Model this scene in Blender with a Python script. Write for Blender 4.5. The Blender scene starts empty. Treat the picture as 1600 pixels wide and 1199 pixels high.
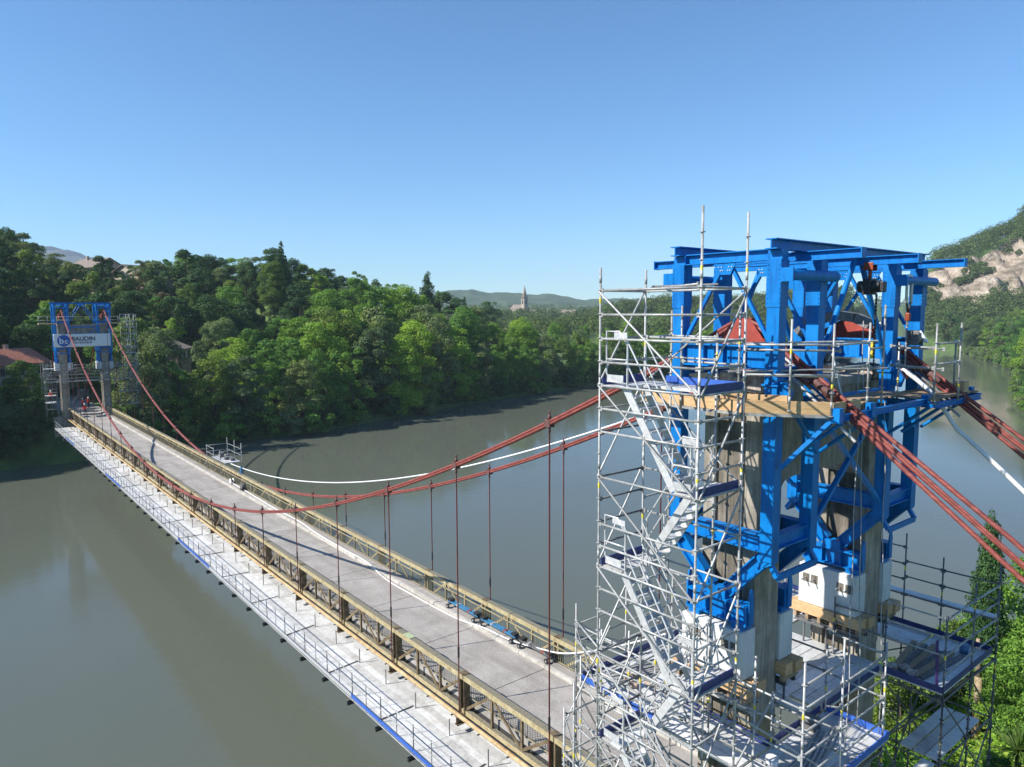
import bpy, bmesh, math, random
import numpy as np
from mathutils import Vector, Matrix

# ------------------------------------------------------------------ camera, sky, sun, exposure
scene = bpy.context.scene
COL = scene.collection
CAM = Vector((-10.412, 18.351, 15.307))
YAW, PITCH, ROLL, FPX = 0.67896, 0.10103, -0.00466, 1124.17
FWD = Vector((math.cos(YAW), -math.sin(YAW), 0))
RGT = Vector((-math.sin(YAW), -math.cos(YAW), 0))
UPV = Vector((0, 0, 1))
F2 = FWD * math.cos(PITCH) - UPV * math.sin(PITCH)
U2 = UPV * math.cos(PITCH) + FWD * math.sin(PITCH)
R3 = RGT * math.cos(ROLL) + U2 * math.sin(ROLL)
U3 = U2 * math.cos(ROLL) - RGT * math.sin(ROLL)
cd = bpy.data.cameras.new('camera')
cam = bpy.data.objects.new('camera', cd)
COL.objects.link(cam)
m = Matrix((R3, U3, -F2)).transposed().to_4x4()
m.translation = CAM
cam.matrix_world = m
cd.sensor_fit = 'HORIZONTAL'
cd.sensor_width = 36.0
cd.lens = 36.0 * FPX / 1600.0
cd.clip_start = 0.5
cd.clip_end = 20000
scene.camera = cam

SUN = Vector((0.45, 1.14, 1.0)).normalized()
SUN_EL = math.asin(SUN.z)
SUN_ROT = math.atan2(SUN.x, SUN.y)
world = bpy.data.worlds.new('World')
scene.world = world
world.use_nodes = True
wn = world.node_tree.nodes
sky = wn.new('ShaderNodeTexSky')
sky.sky_type = 'NISHITA'
sky.sun_disc = False
sky.sun_elevation = SUN_EL
sky.sun_rotation = SUN_ROT
sky.altitude = 200
sky.air_density = 1.0
sky.dust_density = 0.0
sky.ozone_density = 10.0
wn['Background'].inputs['Strength'].default_value = 0.107
tint = wn.new('ShaderNodeMix')
tint.data_type = 'RGBA'
tint.blend_type = 'MULTIPLY'
tint.inputs[0].default_value = 1.0
tint.inputs[7].default_value = (0.95, 1.10, 1.05, 1)
world.node_tree.links.new(sky.outputs[0], tint.inputs[6])
world.node_tree.links.new(tint.outputs[2], wn['Background'].inputs['Color'])
ld = bpy.data.lights.new('sun', 'SUN')
ld.energy = 5.0
ld.angle = math.radians(0.53)
ld.color = (1.0, 0.955, 0.88)
sun = bpy.data.objects.new('sun', ld)
COL.objects.link(sun)
sun.location = (0, 60, 80)
sun.rotation_euler = SUN.to_track_quat('Z', 'Y').to_euler()
scene.view_settings.view_transform = 'Standard'
scene.view_settings.look = 'None'
scene.view_settings.exposure = 0.65
scene.view_settings.gamma = 1.0
scene.render.engine = 'CYCLES'
cy = scene.cycles
cy.use_denoising = True
cy.max_bounces = 6
cy.diffuse_bounces = 3
cy.glossy_bounces = 3
cy.transmission_bounces = 4
cy.transparent_max_bounces = 6
cy.volume_bounces = 0
cy.use_adaptive_sampling = True
cy.adaptive_threshold = 0.015
cy.caustics_reflective = False
cy.caustics_refractive = False

RNG = random.Random(7)
NR = np.random.default_rng(11)

# ------------------------------------------------------------------ materials
def lin(c):
    return tuple((x / 12.92 if x <= 0.04045 else ((x + 0.055) / 1.055) ** 2.4) for x in c)

def new_mat(name):
    mt = bpy.data.materials.new(name)
    mt.use_nodes = True
    nt = mt.node_tree
    return mt, nt, nt.nodes['Principled BSDF']

def ramp(nt, fac, stops):
    r = nt.nodes.new('ShaderNodeValToRGB')
    els = r.color_ramp.elements
    while len(els) < len(stops):
        els.new(0.5)
    for e, (p, c) in zip(els, stops):
        e.position = p
        e.color = (*c, 1)
    nt.links.new(fac, r.inputs['Fac'])
    return r.outputs['Color']

def noise(nt, scale, detail=4, rough=0.55, stretch=None, coord='Object'):
    tc = nt.nodes.new('ShaderNodeTexCoord')
    src = tc.outputs[coord]
    if coord == 'World':
        pass
    if stretch:
        mp = nt.nodes.new('ShaderNodeMapping')
        mp.inputs['Scale'].default_value = stretch
        nt.links.new(src, mp.inputs['Vector'])
        src = mp.outputs['Vector']
    n = nt.nodes.new('ShaderNodeTexNoise')
    n.inputs['Scale'].default_value = scale
    n.inputs['Detail'].default_value = detail
    n.inputs['Roughness'].default_value = rough
    nt.links.new(src, n.inputs['Vector'])
    return n.outputs['Fac']

def wnoise(nt, scale, detail=4, rough=0.55, stretch=None):
    """noise in world space, so scaled copies share one grain size"""
    g = nt.nodes.new('ShaderNodeNewGeometry')
    src = g.outputs['Position']
    if stretch:
        mp = nt.nodes.new('ShaderNodeMapping')
        mp.inputs['Scale'].default_value = stretch
        nt.links.new(src, mp.inputs['Vector'])
        src = mp.outputs['Vector']
    n = nt.nodes.new('ShaderNodeTexNoise')
    n.inputs['Scale'].default_value = scale
    n.inputs['Detail'].default_value = detail
    n.inputs['Roughness'].default_value = rough
    nt.links.new(src, n.inputs['Vector'])
    return n.outputs['Fac']

def mixc(nt, fac, a, b, mode='MIX'):
    mx = nt.nodes.new('ShaderNodeMix')
    mx.data_type = 'RGBA'
    mx.blend_type = mode
    for sock, v in ((mx.inputs[0], fac), (mx.inputs[6], a), (mx.inputs[7], b)):
        if isinstance(v, (int, float)):
            sock.default_value = v
        elif isinstance(v, tuple):
            sock.default_value = (*v, 1)
        else:
            nt.links.new(v, sock)
    return mx.outputs[2]

def bump(nt, bsdf, fac, strength, dist=0.02):
    b = nt.nodes.new('ShaderNodeBump')
    b.inputs['Strength'].default_value = strength
    b.inputs['Distance'].default_value = dist
    nt.links.new(fac, b.inputs['Height'])
    nt.links.new(b.outputs['Normal'], bsdf.inputs['Normal'])

def objrand(nt):
    return nt.nodes.new('ShaderNodeObjectInfo').outputs['Random']

def simple(name, stops, scale, rough=0.6, metal=0.0, stretch=None, bmp=0.0, vary=0.0, detail=5, spec=0.5):
    mt, nt, b = new_mat(name)
    f = wnoise(nt, scale, detail, 0.6, stretch)
    c = ramp(nt, f, stops)
    if vary:
        v = ramp(nt, objrand(nt), [(0, (1 - vary,) * 3), (1, (1, 1, 1))])
        c = mixc(nt, 1.0, c, v, 'MULTIPLY')
    nt.links.new(c, b.inputs['Base Color'])
    b.inputs['Roughness'].default_value = rough
    b.inputs['Metallic'].default_value = metal
    b.inputs['Specular IOR Level'].default_value = spec
    if bmp:
        bump(nt, b, f, bmp)
    return mt

M = {}
def blue_paint():
    mt, nt, b = new_mat('blue_paint')
    f = wnoise(nt, 1.7, 5, 0.6)
    c = ramp(nt, f, [(0.3, (0.001, 0.155, 0.46)), (0.62, (0.001, 0.190, 0.56)), (0.8, (0.002, 0.205, 0.58))])
    run = wnoise(nt, 4.0, 5, 0.65, (2.5, 2.5, 0.3))
    c = mixc(nt, 1.0, c, ramp(nt, run, [(0.33, (0.62, 0.66, 0.72)), (0.52, (1, 1, 1))]), 'MULTIPLY')
    sc = wnoise(nt, 22, 4, 0.75)
    spot = ramp(nt, sc, [(0.70, (0, 0, 0)), (0.76, (1, 1, 1))])
    c = mixc(nt, spot, c, (0.03, 0.10, 0.22))
    c = mixc(nt, 1.0, c, ramp(nt, objrand(nt), [(0, (0.9, 0.92, 0.94)), (1, (1, 1, 1))]), 'MULTIPLY')
    nt.links.new(c, b.inputs['Base Color'])
    r = ramp(nt, f, [(0.3, (0.34,) * 3), (0.7, (0.52,) * 3)])
    nt.links.new(r, b.inputs['Roughness'])
    b.inputs['Specular IOR Level'].default_value = 0.3
    bump(nt, b, wnoise(nt, 5, 3, 0.5), 0.05, 0.02)
    return mt
M['blue'] = blue_paint()
M['blue_dark'] = simple('navy_toe_board', [(0.3, (0.018, 0.03, 0.14)), (0.7, (0.03, 0.05, 0.20))], 6, 0.45, vary=0.2)
M['blue_toe'] = simple('blue_toe_board', [(0.3, (0.03, 0.10, 0.42)), (0.7, (0.05, 0.15, 0.55))], 6, 0.4, vary=0.15)
M['galv'] = simple('galvanised_tube', [(0.25, (0.22, 0.21, 0.19)), (0.45, (0.41, 0.41, 0.40)), (0.75, (0.60, 0.60, 0.59))], 7, 0.45, 0.15, vary=0.35)
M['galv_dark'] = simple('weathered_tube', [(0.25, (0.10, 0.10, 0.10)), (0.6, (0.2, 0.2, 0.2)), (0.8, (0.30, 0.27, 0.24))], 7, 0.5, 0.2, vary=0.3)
M['alu'] = simple('aluminium', [(0.3, (0.50, 0.50, 0.50)), (0.7, (0.72, 0.72, 0.72))], 12, 0.38, 0.3, vary=0.12)
M['tag'] = simple('yellow_mark', [(0.3, (0.65, 0.52, 0.03)), (0.7, (0.8, 0.68, 0.08))], 30, 0.6)
M['timber'] = simple('new_timber', [(0.25, (0.46, 0.27, 0.12)), (0.5, (0.62, 0.40, 0.20)), (0.75, (0.72, 0.50, 0.28))], 5, 0.7, stretch=(1, 1, 6), vary=0.2, bmp=0.2)
M['timber_old'] = simple('weathered_timber', [(0.25, (0.22, 0.15, 0.09)), (0.6, (0.40, 0.29, 0.18)), (0.8, (0.5, 0.4, 0.28))], 5, 0.8, stretch=(1, 5, 1), vary=0.3, bmp=0.2)
M['red'] = simple('red_cable_paint', [(0.25, (0.10, 0.028, 0.022)), (0.5, (0.22, 0.048, 0.036)), (0.75, (0.33, 0.10, 0.08))], 14, 0.55, stretch=(0.3, 1, 1), bmp=0.2)
M['red_plate'] = simple('red_plate_paint', [(0.3, (0.25, 0.035, 0.022)), (0.7, (0.40, 0.062, 0.04))], 5, 0.5)
M['red_dark'] = simple('dark_red_wrap', [(0.3, (0.07, 0.03, 0.028)), (0.7, (0.17, 0.075, 0.065))], 12, 0.7)
M['hanger'] = simple('hanger_rod', [(0.3, (0.07, 0.02, 0.018)), (0.55, (0.17, 0.03, 0.025)), (0.8, (0.1, 0.05, 0.05))], 0.9, 0.5, stretch=(1, 1, 0.7), vary=0.4)
M['black'] = simple('black_steel', [(0.3, (0.012, 0.012, 0.013)), (0.7, (0.035, 0.035, 0.036))], 10, 0.5)
M['white'] = simple('white_sheath', [(0.3, (0.66, 0.66, 0.64)), (0.7, (0.8, 0.8, 0.79))], 4, 0.5)
M['orange'] = simple('orange_hoist', [(0.3, (0.20, 0.035, 0.012)), (0.7, (0.33, 0.06, 0.018))], 9, 0.5)
M['cyan'] = simple('cyan_frame', [(0.3, (0.02, 0.11, 0.24)), (0.7, (0.06, 0.22, 0.38))], 9, 0.45)
M['rope'] = simple('grey_rope', [(0.3, (0.24, 0.24, 0.23)), (0.7, (0.45, 0.45, 0.43))], 25, 0.8)
M['grey_box'] = simple('grey_wrap', [(0.3, (0.12, 0.115, 0.11)), (0.7, (0.26, 0.25, 0.24))], 9, 0.8, vary=0.3)

def truss_material():
    mt, nt, b = new_mat('ochre_truss_paint')
    f = wnoise(nt, 3.0, 6, 0.65)
    base = ramp(nt, f, [(0.30, (0.17, 0.10, 0.045)), (0.42, (0.33, 0.265, 0.14)), (0.62, (0.44, 0.37, 0.21)), (0.82, (0.52, 0.46, 0.30))])
    # lichen on upward faces: fine dark and pale speckle
    g = nt.nodes.new('ShaderNodeNewGeometry')
    sep = nt.nodes.new('ShaderNodeSeparateXYZ')
    nt.links.new(g.outputs['True Normal'], sep.inputs[0])
    sp = wnoise(nt, 34, 3, 0.7)
    lich = ramp(nt, sp, [(0.36, (0.05, 0.042, 0.03)), (0.5, (0.20, 0.175, 0.115)), (0.66, (0.36, 0.33, 0.24))])
    gt = nt.nodes.new('ShaderNodeMath')
    gt.operation = 'GREATER_THAN'
    gt.inputs[1].default_value = 0.7
    nt.links.new(sep.outputs['Z'], gt.inputs[0])
    c = mixc(nt, gt.outputs[0], base, lich)
    nt.links.new(c, b.inputs['Base Color'])
    b.inputs['Roughness'].default_value = 0.75
    bump(nt, b, f, 0.25)
    return mt
M['truss'] = truss_material()
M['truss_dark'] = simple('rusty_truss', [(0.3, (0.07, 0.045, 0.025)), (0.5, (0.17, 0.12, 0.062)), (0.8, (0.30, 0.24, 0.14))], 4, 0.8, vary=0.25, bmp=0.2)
M['pipe'] = simple('ochre_pipe', [(0.3, (0.28, 0.15, 0.06)), (0.5, (0.44, 0.31, 0.15)), (0.8, (0.54, 0.44, 0.26))], 2.5, 0.6, bmp=0.15)
M['baluster'] = simple('grey_baluster', [(0.3, (0.14, 0.125, 0.09)), (0.7, (0.30, 0.27, 0.19))], 5, 0.7)

def concrete(name, stops, streak, bmp=0.35, scale=2.2):
    mt, nt, b = new_mat(name)
    f = wnoise(nt, scale, 7, 0.65)
    c = ramp(nt, f, stops)
    s = wnoise(nt, 3.0, 5, 0.6, (3.2, 3.2, 0.22))
    sc = ramp(nt, s, [(0.36, (streak,) * 3), (0.62, (1, 1, 1))])
    c = mixc(nt, 1.0, c, sc, 'MULTIPLY')
    nt.links.new(c, b.inputs['Base Color'])
    b.inputs['Roughness'].default_value = 0.9
    fine = wnoise(nt, 16, 6, 0.7)
    bump(nt, b, fine, bmp)
    return mt
M['concrete'] = concrete('old_concrete', [(0.3, (0.25, 0.215, 0.165)), (0.5, (0.37, 0.325, 0.26)), (0.72, (0.47, 0.42, 0.345))], 0.62)
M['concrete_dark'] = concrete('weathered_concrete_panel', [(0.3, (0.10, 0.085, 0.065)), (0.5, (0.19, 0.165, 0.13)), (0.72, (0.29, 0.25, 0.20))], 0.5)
M['concrete_new'] = concrete('new_white_concrete', [(0.3, (0.55, 0.55, 0.53)), (0.55, (0.66, 0.66, 0.64)), (0.8, (0.72, 0.72, 0.71))], 0.9, 0.12)
M['kerb'] = concrete('white_kerb', [(0.3, (0.30, 0.27, 0.23)), (0.5, (0.48, 0.45, 0.40)), (0.75, (0.62, 0.60, 0.55))], 0.9, 0.2)
M['masonry'] = concrete('broken_masonry', [(0.3, (0.20, 0.15, 0.12)), (0.45, (0.48, 0.36, 0.29)), (0.6, (0.55, 0.50, 0.43)), (0.8, (0.30, 0.26, 0.22))], 0.6, 0.8, 5)

def asphalt():
    mt, nt, b = new_mat('worn_asphalt')
    big = wnoise(nt, 0.6, 5, 0.6)
    c = ramp(nt, big, [(0.3, (0.27, 0.247, 0.222)), (0.5, (0.335, 0.308, 0.280)), (0.7, (0.40, 0.372, 0.340))])
    grit = wnoise(nt, 26, 5, 0.75)
    gc = ramp(nt, grit, [(0.32, (0.42, 0.42, 0.42)), (0.5, (1, 1, 1)), (0.68, (1.35, 1.33, 1.3))])
    c = mixc(nt, 0.75, c, gc, 'MULTIPLY')
    stain = wnoise(nt, 1.0, 4, 0.6, (0.25, 1.6, 1))
    st = ramp(nt, stain, [(0.34, (0.8, 0.79, 0.78)), (0.55, (1, 1, 1))])
    c = mixc(nt, 1.0, c, st, 'MULTIPLY')
    nt.links.new(c, b.inputs['Base Color'])
    b.inputs['Roughness'].default_value = 0.92
    bump(nt, b, grit, 0.4, 0.01)
    return mt
M['asphalt'] = asphalt()
M['tar'] = simple('tar_joint', [(0.3, (0.02, 0.02, 0.02)), (0.7, (0.05, 0.05, 0.05))], 8, 0.8)

def plank_mat():
    mt, nt, b = new_mat('steel_scaffold_plank')
    tc = nt.nodes.new('ShaderNodeNewGeometry')
    f = wnoise(nt, 4, 5, 0.6)
    c = ramp(nt, f, [(0.25, (0.60, 0.60, 0.59)), (0.5, (0.76, 0.76, 0.75)), (0.75, (0.84, 0.84, 0.83))])
    v = ramp(nt, objrand(nt), [(0, (0.68, 0.67, 0.65)), (0.5, (0.9, 0.9, 0.89)), (1, (1, 1, 1))])
    c = mixc(nt, 1.0, c, v, 'MULTIPLY')
    # punched anti-slip holes
    vo = nt.nodes.new('ShaderNodeTexVoronoi')
    vo.inputs['Scale'].default_value = 17.0
    vo.inputs['Randomness'].default_value = 0.05
    nt.links.new(tc.outputs['Position'], vo.inputs['Vector'])
    hole = ramp(nt, vo.outputs['Distance'], [(0.20, (0.35, 0.35, 0.35)), (0.30, (1, 1, 1))])
    c = mixc(nt, 0.8, c, hole, 'MULTIPLY')
    grime = wnoise(nt, 1.4, 6, 0.7)
    gr = ramp(nt, grime, [(0.3, (0.70, 0.68, 0.65)), (0.5, (1, 1, 1))])
    c = mixc(nt, 1.0, c, gr, 'MULTIPLY')
    nt.links.new(c, b.inputs['Base Color'])
    b.inputs['Roughness'].default_value = 0.5
    b.inputs['Metallic'].default_value = 0.15
    return mt
M['plank'] = plank_mat()

def water_mat():
    mt, nt, b = new_mat('turbid_river_water')
    big = wnoise(nt, 0.02, 4, 0.6, (0.5, 1.0, 1))
    c = ramp(nt, big, [(0.3, (0.096, 0.108, 0.083)), (0.7, (0.118, 0.129, 0.100))])
    nt.links.new(c, b.inputs['Base Color'])
    b.inputs['Roughness'].default_value = 0.035
    b.inputs['IOR'].default_value = 1.333
    r1 = wnoise(nt, 2.2, 4, 0.6, (1.0, 0.5, 1))
    r2 = wnoise(nt, 0.22, 3, 0.5, (1.0, 0.5, 1))
    calm = wnoise(nt, 0.035, 3, 0.5)
    cm = ramp(nt, calm, [(0.38, (0.22,) * 3), (0.62, (1,) * 3)])
    mx = mixc(nt, 0.45, r1, r2)
    bp = nt.nodes.new('ShaderNodeBump')
    bp.inputs['Distance'].default_value = 0.05
    nt.links.new(mx, bp.inputs['Height'])
    ml = nt.nodes.new('ShaderNodeMath')
    ml.operation = 'MULTIPLY'
    ml.inputs[1].default_value = 0.85
    nt.links.new(cm, ml.inputs[0])
    nt.links.new(ml.outputs[0], bp.inputs['Strength'])
    nt.links.new(bp.outputs['Normal'], b.inputs['Normal'])
    return mt
M['water'] = water_mat()

def ground_mat():
    mt, nt, b = new_mat('bank_ground')
    f = wnoise(nt, 0.35, 7, 0.65)
    c = ramp(nt, f, [(0.3, (0.035, 0.055, 0.016)), (0.5, (0.07, 0.125, 0.028)), (0.7, (0.12, 0.17, 0.045)), (0.82, (0.16, 0.14, 0.08))])
    nt.links.new(c, b.inputs['Base Color'])
    b.inputs['Roughness'].default_value = 0.95
    bump(nt, b, wnoise(nt, 3, 6, 0.7), 0.8, 0.1)
    return mt
M['ground'] = ground_mat()

def rock_mat():
    mt, nt, b = new_mat('cliff_rock')
    f = wnoise(nt, 0.06, 8, 0.7, (1, 1, 2.4))
    c = ramp(nt, f, [(0.34, (0.09, 0.10, 0.05)), (0.44, (0.24, 0.19, 0.14)), (0.55, (0.44, 0.36, 0.28)), (0.7, (0.58, 0.49, 0.39))])
    g = wnoise(nt, 0.35, 6, 0.7)
    c = mixc(nt, 0.8, c, ramp(nt, g, [(0.35, (0.45, 0.45, 0.42)), (0.6, (1, 1, 1))]), 'MULTIPLY')
    nt.links.new(c, b.inputs['Base Color'])
    b.inputs['Roughness'].default_value = 0.95
    bump(nt, b, g, 1.0, 1.5)
    return mt
M['rock'] = rock_mat()
M['hill'] = simple('distant_wooded_hill', [(0.3, (0.022, 0.042, 0.018)), (0.55, (0.05, 0.085, 0.03)), (0.75, (0.10, 0.13, 0.05))], 0.02, 0.95, detail=8, spec=0.1)
M['mountain'] = simple('distant_mountain', [(0.3, (0.06, 0.075, 0.07)), (0.7, (0.16, 0.16, 0.15))], 0.004, 0.95, detail=8, spec=0.1)
M['bark'] = simple('bark', [(0.3, (0.05, 0.038, 0.028)), (0.7, (0.14, 0.11, 0.08))], 6, 0.95, stretch=(1, 1, 0.25), bmp=0.6)

def leaf_mat(name, c0, c1, c2, transl=0.28):
    mt, nt, b = new_mat(name)
    g = nt.nodes.new('ShaderNodeNewGeometry')
    c = ramp(nt, g.outputs['Random Per Island'], [(0.0, c0), (0.5, c1), (1.0, c2)])
    clump = wnoise(nt, 0.22, 3, 0.5)
    cl = ramp(nt, clump, [(0.3, (0.72, 0.78, 0.7)), (0.7, (1.25, 1.2, 1.1))])
    c = mixc(nt, 1.0, c, cl, 'MULTIPLY')
    v = ramp(nt, objrand(nt), [(0.0, (0.70, 0.80, 0.78)), (0.35, (0.95, 1.0, 0.9)), (0.7, (1.10, 1.08, 1.0)), (1.0, (1.28, 1.2, 0.9))])
    c = mixc(nt, 1.0, c, v, 'MULTIPLY')
    nt.links.new(c, b.inputs['Base Color'])
    b.inputs['Roughness'].default_value = 0.62
    b.inputs['Specular IOR Level'].default_value = 0.25
    t = nt.nodes.new('ShaderNodeBsdfTranslucent')
    tcol = mixc(nt, 1.0, c, (1.35, 1.35, 0.5), 'MULTIPLY')
    nt.links.new(tcol, t.inputs['Color'])
    ms = nt.nodes.new('ShaderNodeMixShader')
    ms.inputs[0].default_value = transl
    nt.links.new(b.outputs[0], ms.inputs[1])
    nt.links.new(t.outputs[0], ms.inputs[2])
    nt.links.new(ms.outputs[0], nt.nodes['Material Output'].inputs['Surface'])
    return mt
M['leaf_mid'] = leaf_mat('leaves_mid_green', (0.067, 0.148, 0.030), (0.116, 0.239, 0.044), (0.179, 0.324, 0.066))
M['leaf_bright'] = leaf_mat('leaves_bright_green', (0.120, 0.252, 0.029), (0.203, 0.360, 0.043), (0.298, 0.360, 0.070))
M['leaf_dark'] = leaf_mat('leaves_dark_green', (0.026, 0.065, 0.022), (0.045, 0.105, 0.033), (0.079, 0.152, 0.047), 0.2)
M['leaf_grey'] = leaf_mat('leaves_grey_green', (0.086, 0.129, 0.061), (0.149, 0.205, 0.095), (0.219, 0.275, 0.142))
M['leaf_brown'] = leaf_mat('leaves_brownish', (0.075, 0.063, 0.036), (0.128, 0.102, 0.060), (0.173, 0.143, 0.083), 0.15)
M['leaf_olive'] = leaf_mat('leaves_olive', (0.075, 0.134, 0.027), (0.127, 0.198, 0.042), (0.182, 0.248, 0.061))
M['leaf_far'] = leaf_mat('leaves_far_woodland', (0.040, 0.070, 0.021), (0.078, 0.122, 0.034), (0.125, 0.168, 0.050), 0.18)
M['roof'] = simple('clay_roof', [(0.3, (0.24, 0.08, 0.05)), (0.6, (0.42, 0.16, 0.10)), (0.8, (0.5, 0.24, 0.16))], 2.0, 0.9, bmp=0.3)
M['roof_dull'] = simple('dull_roof', [(0.3, (0.15, 0.12, 0.10)), (0.7, (0.27, 0.21, 0.17))], 2.0, 0.9, bmp=0.3)
M['render_wall'] = simple('house_render', [(0.3, (0.42, 0.36, 0.28)), (0.7, (0.58, 0.51, 0.41))], 0.8, 0.9)
M['render_pink'] = simple('house_render_pink', [(0.3, (0.40, 0.27, 0.20)), (0.7, (0.55, 0.40, 0.31))], 0.8, 0.9)
M['stone'] = simple('church_stone', [(0.3, (0.30, 0.23, 0.18)), (0.7, (0.46, 0.37, 0.30))], 0.5, 0.9)
M['glass'] = simple('window_glass', [(0.3, (0.02, 0.025, 0.03)), (0.7, (0.05, 0.06, 0.07))], 1.0, 0.1)
M['carwhite'] = simple('white_car_paint', [(0.3, (0.72, 0.72, 0.72)), (0.7, (0.8, 0.8, 0.8))], 2.0, 0.25)
M['tyre'] = simple('tyre_rubber', [(0.3, (0.015, 0.015, 0.015)), (0.7, (0.03, 0.03, 0.03))], 20, 0.8)
M['banner'] = simple('banner_cloth', [(0.3, (0.66, 0.67, 0.68)), (0.7, (0.76, 0.77, 0.78))], 0.7, 0.7, bmp=0.4)
M['print_blue'] = simple('banner_blue_print', [(0.3, (0.01, 0.09, 0.36)), (0.7, (0.015, 0.11, 0.42))], 3, 0.6)
M['print_dark'] = simple('banner_dark_print', [(0.3, (0.03, 0.035, 0.06)), (0.7, (0.05, 0.055, 0.08))], 3, 0.6)
M['hivis_red'] = simple('red_work_jacket', [(0.3, (0.62, 0.04, 0.03)), (0.7, (0.8, 0.07, 0.04))], 12, 0.8)
M['trousers'] = simple('dark_work_trousers', [(0.3, (0.02, 0.025, 0.045)), (0.7, (0.04, 0.045, 0.07))], 12, 0.9)
M['skin'] = simple('skin', [(0.3, (0.42, 0.24, 0.16)), (0.7, (0.5, 0.3, 0.2))], 12, 0.6)
M['tarp'] = simple('pale_green_tarp', [(0.3, (0.30, 0.36, 0.20)), (0.7, (0.42, 0.48, 0.30))], 9, 0.7)
M['purple'] = simple('purple_frame', [(0.3, (0.06, 0.03, 0.14)), (0.7, (0.10, 0.05, 0.20))], 9, 0.5)

# ------------------------------------------------------------------ object helpers
MW = {}   # object -> world matrix as built

def link(name, data, mat=None, parent=None, mw=None):
    o = bpy.data.objects.new(name, data)
    COL.objects.link(o)
    if mw is None:
        mw = Matrix.Identity(4)
    MW[o.name] = mw
    if parent is not None:
        o.parent = parent
        pm = MW[parent.name]
        o.matrix_parent_inverse = pm.inverted()
    o.matrix_basis = mw
    if mat is not None and data is not None:
        if len(data.materials) == 0:
            data.materials.append(mat)
        elif data.materials[0] is not mat:
            o.material_slots[0].link = 'OBJECT'
            o.material_slots[0].material = mat
    return o

def tag(o, label=None, cat=None, group=None, kind=None):
    if label: o['label'] = label
    if cat: o['category'] = cat
    if group: o['group'] = group
    if kind: o['kind'] = kind
    return o

def thing(name, label, cat, loc=(0, 0, 0), group=None):
    o = link(name, None, mw=Matrix.Translation(loc))
    o.empty_display_size = 0.3
    return tag(o, label, cat, group)

def pymesh(name, verts, faces, smooth=False):
    me = bpy.data.meshes.new(name)
    me.from_pydata([tuple(v) for v in verts], [], faces)
    if smooth:
        me.polygons.foreach_set('use_smooth', [True] * len(me.polygons))
    me.update()
    return me

CACHE = {}
def cached(key, fn):
    if key not in CACHE:
        CACHE[key] = fn()
    return CACHE[key]

def bm_mesh(name, fn, smooth=False):
    bm = bmesh.new()
    fn(bm)
    me = bpy.data.meshes.new(name)
    bm.to_mesh(me)
    bm.free()
    if smooth:
        me.polygons.foreach_set('use_smooth', [True] * len(me.polygons))
    return me

CUBE_F = [(0, 2, 3, 1), (4, 5, 7, 6), (0, 1, 5, 4), (2, 6, 7, 3), (0, 4, 6, 2), (1, 3, 7, 5)]
def add_box(bm, lo, hi, mw=None):
    vs = []
    for z in (lo[2], hi[2]):
        for y in (lo[1], hi[1]):
            for x in (lo[0], hi[0]):
                p = Vector((x, y, z))
                vs.append(bm.verts.new(mw @ p if mw else p))
    for f in CUBE_F:
        bm.faces.new([vs[i] for i in f])

def add_tube(bm, p0, p1, r, n=8, r1=None, caps=True):
    p0, p1 = Vector(p0), Vector(p1)
    d = (p1 - p0)
    q = d.to_track_quat('Z', 'Y')
    r1 = r if r1 is None else r1
    a, b = [], []
    for i in range(n):
        t = 2 * math.pi * i / n
        e = Vector((math.cos(t), math.sin(t), 0))
        a.append(bm.verts.new(p0 + q @ (e * r)))
        b.append(bm.verts.new(p1 + q @ (e * r1)))
    for i in range(n):
        j = (i + 1) % n
        f = bm.faces.new((a[i], a[j], b[j], b[i]))
        f.smooth = True
    if caps:
        bm.faces.new(a[::-1])
        bm.faces.new(b)

def add_path(bm, pts, r, n=7):
    """swept tube along a polyline"""
    pts = [Vector(p) for p in pts]
    rings = []
    prev = None
    for i, p in enumerate(pts):
        d = (pts[min(i + 1, len(pts) - 1)] - pts[max(i - 1, 0)]).normalized()
        if prev is None:
            ref = Vector((0, 0, 1)) if abs(d.z) < 0.9 else Vector((1, 0, 0))
            nx = ref.cross(d).normalized()
        else:
            nx = (prev - d * prev.dot(d)).normalized()
        prev = nx
        ny = d.cross(nx)
        rings.append([bm.verts.new(p + nx * (math.cos(2 * math.pi * k / n) * r) + ny * (math.sin(2 * math.pi * k / n) * r)) for k in range(n)])
    for a, b in zip(rings, rings[1:]):
        for k in range(n):
            j = (k + 1) % n
            f = bm.faces.new((a[k], a[j], b[j], b[k]))
            f.smooth = True
    bm.faces.new(rings[0][::-1])
    bm.faces.new(rings[-1])

def UNIT_BOX():
    return cached('ubox', lambda: bm_mesh('box', lambda bm: add_box(bm, (-.5, -.5, -.5), (.5, .5, .5))))

def bbox_mesh(size, bev):
    def mk():
        def fn(bm):
            add_box(bm, [-s / 2 for s in size], [s / 2 for s in size])
            bmesh.ops.bevel(bm, geom=bm.edges[:], offset=bev, segments=2, affect='EDGES', profile=0.6)
        return bm_mesh('block', fn)
    return cached(('bb', tuple(round(s, 3) for s in size), bev), mk)

def box(name, parent, lo, hi, mat, bev=0.0, mesh=None):
    lo, hi = Vector(lo), Vector(hi)
    c, s = (lo + hi) / 2, hi - lo
    if bev:
        # one mesh per size and material
        me = cached(('bbm', tuple(round(x, 3) for x in s), bev, mat.name), lambda: bbox_mesh(s, bev).copy())
        return link(name, me, mat, parent, Matrix.Translation(c))
    me = cached(('ubox', mat.name), lambda: UNIT_BOX().copy())
    return link(name, me, mat, parent, Matrix.Translation(c) @ Matrix.Diagonal((*s, 1)))

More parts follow.
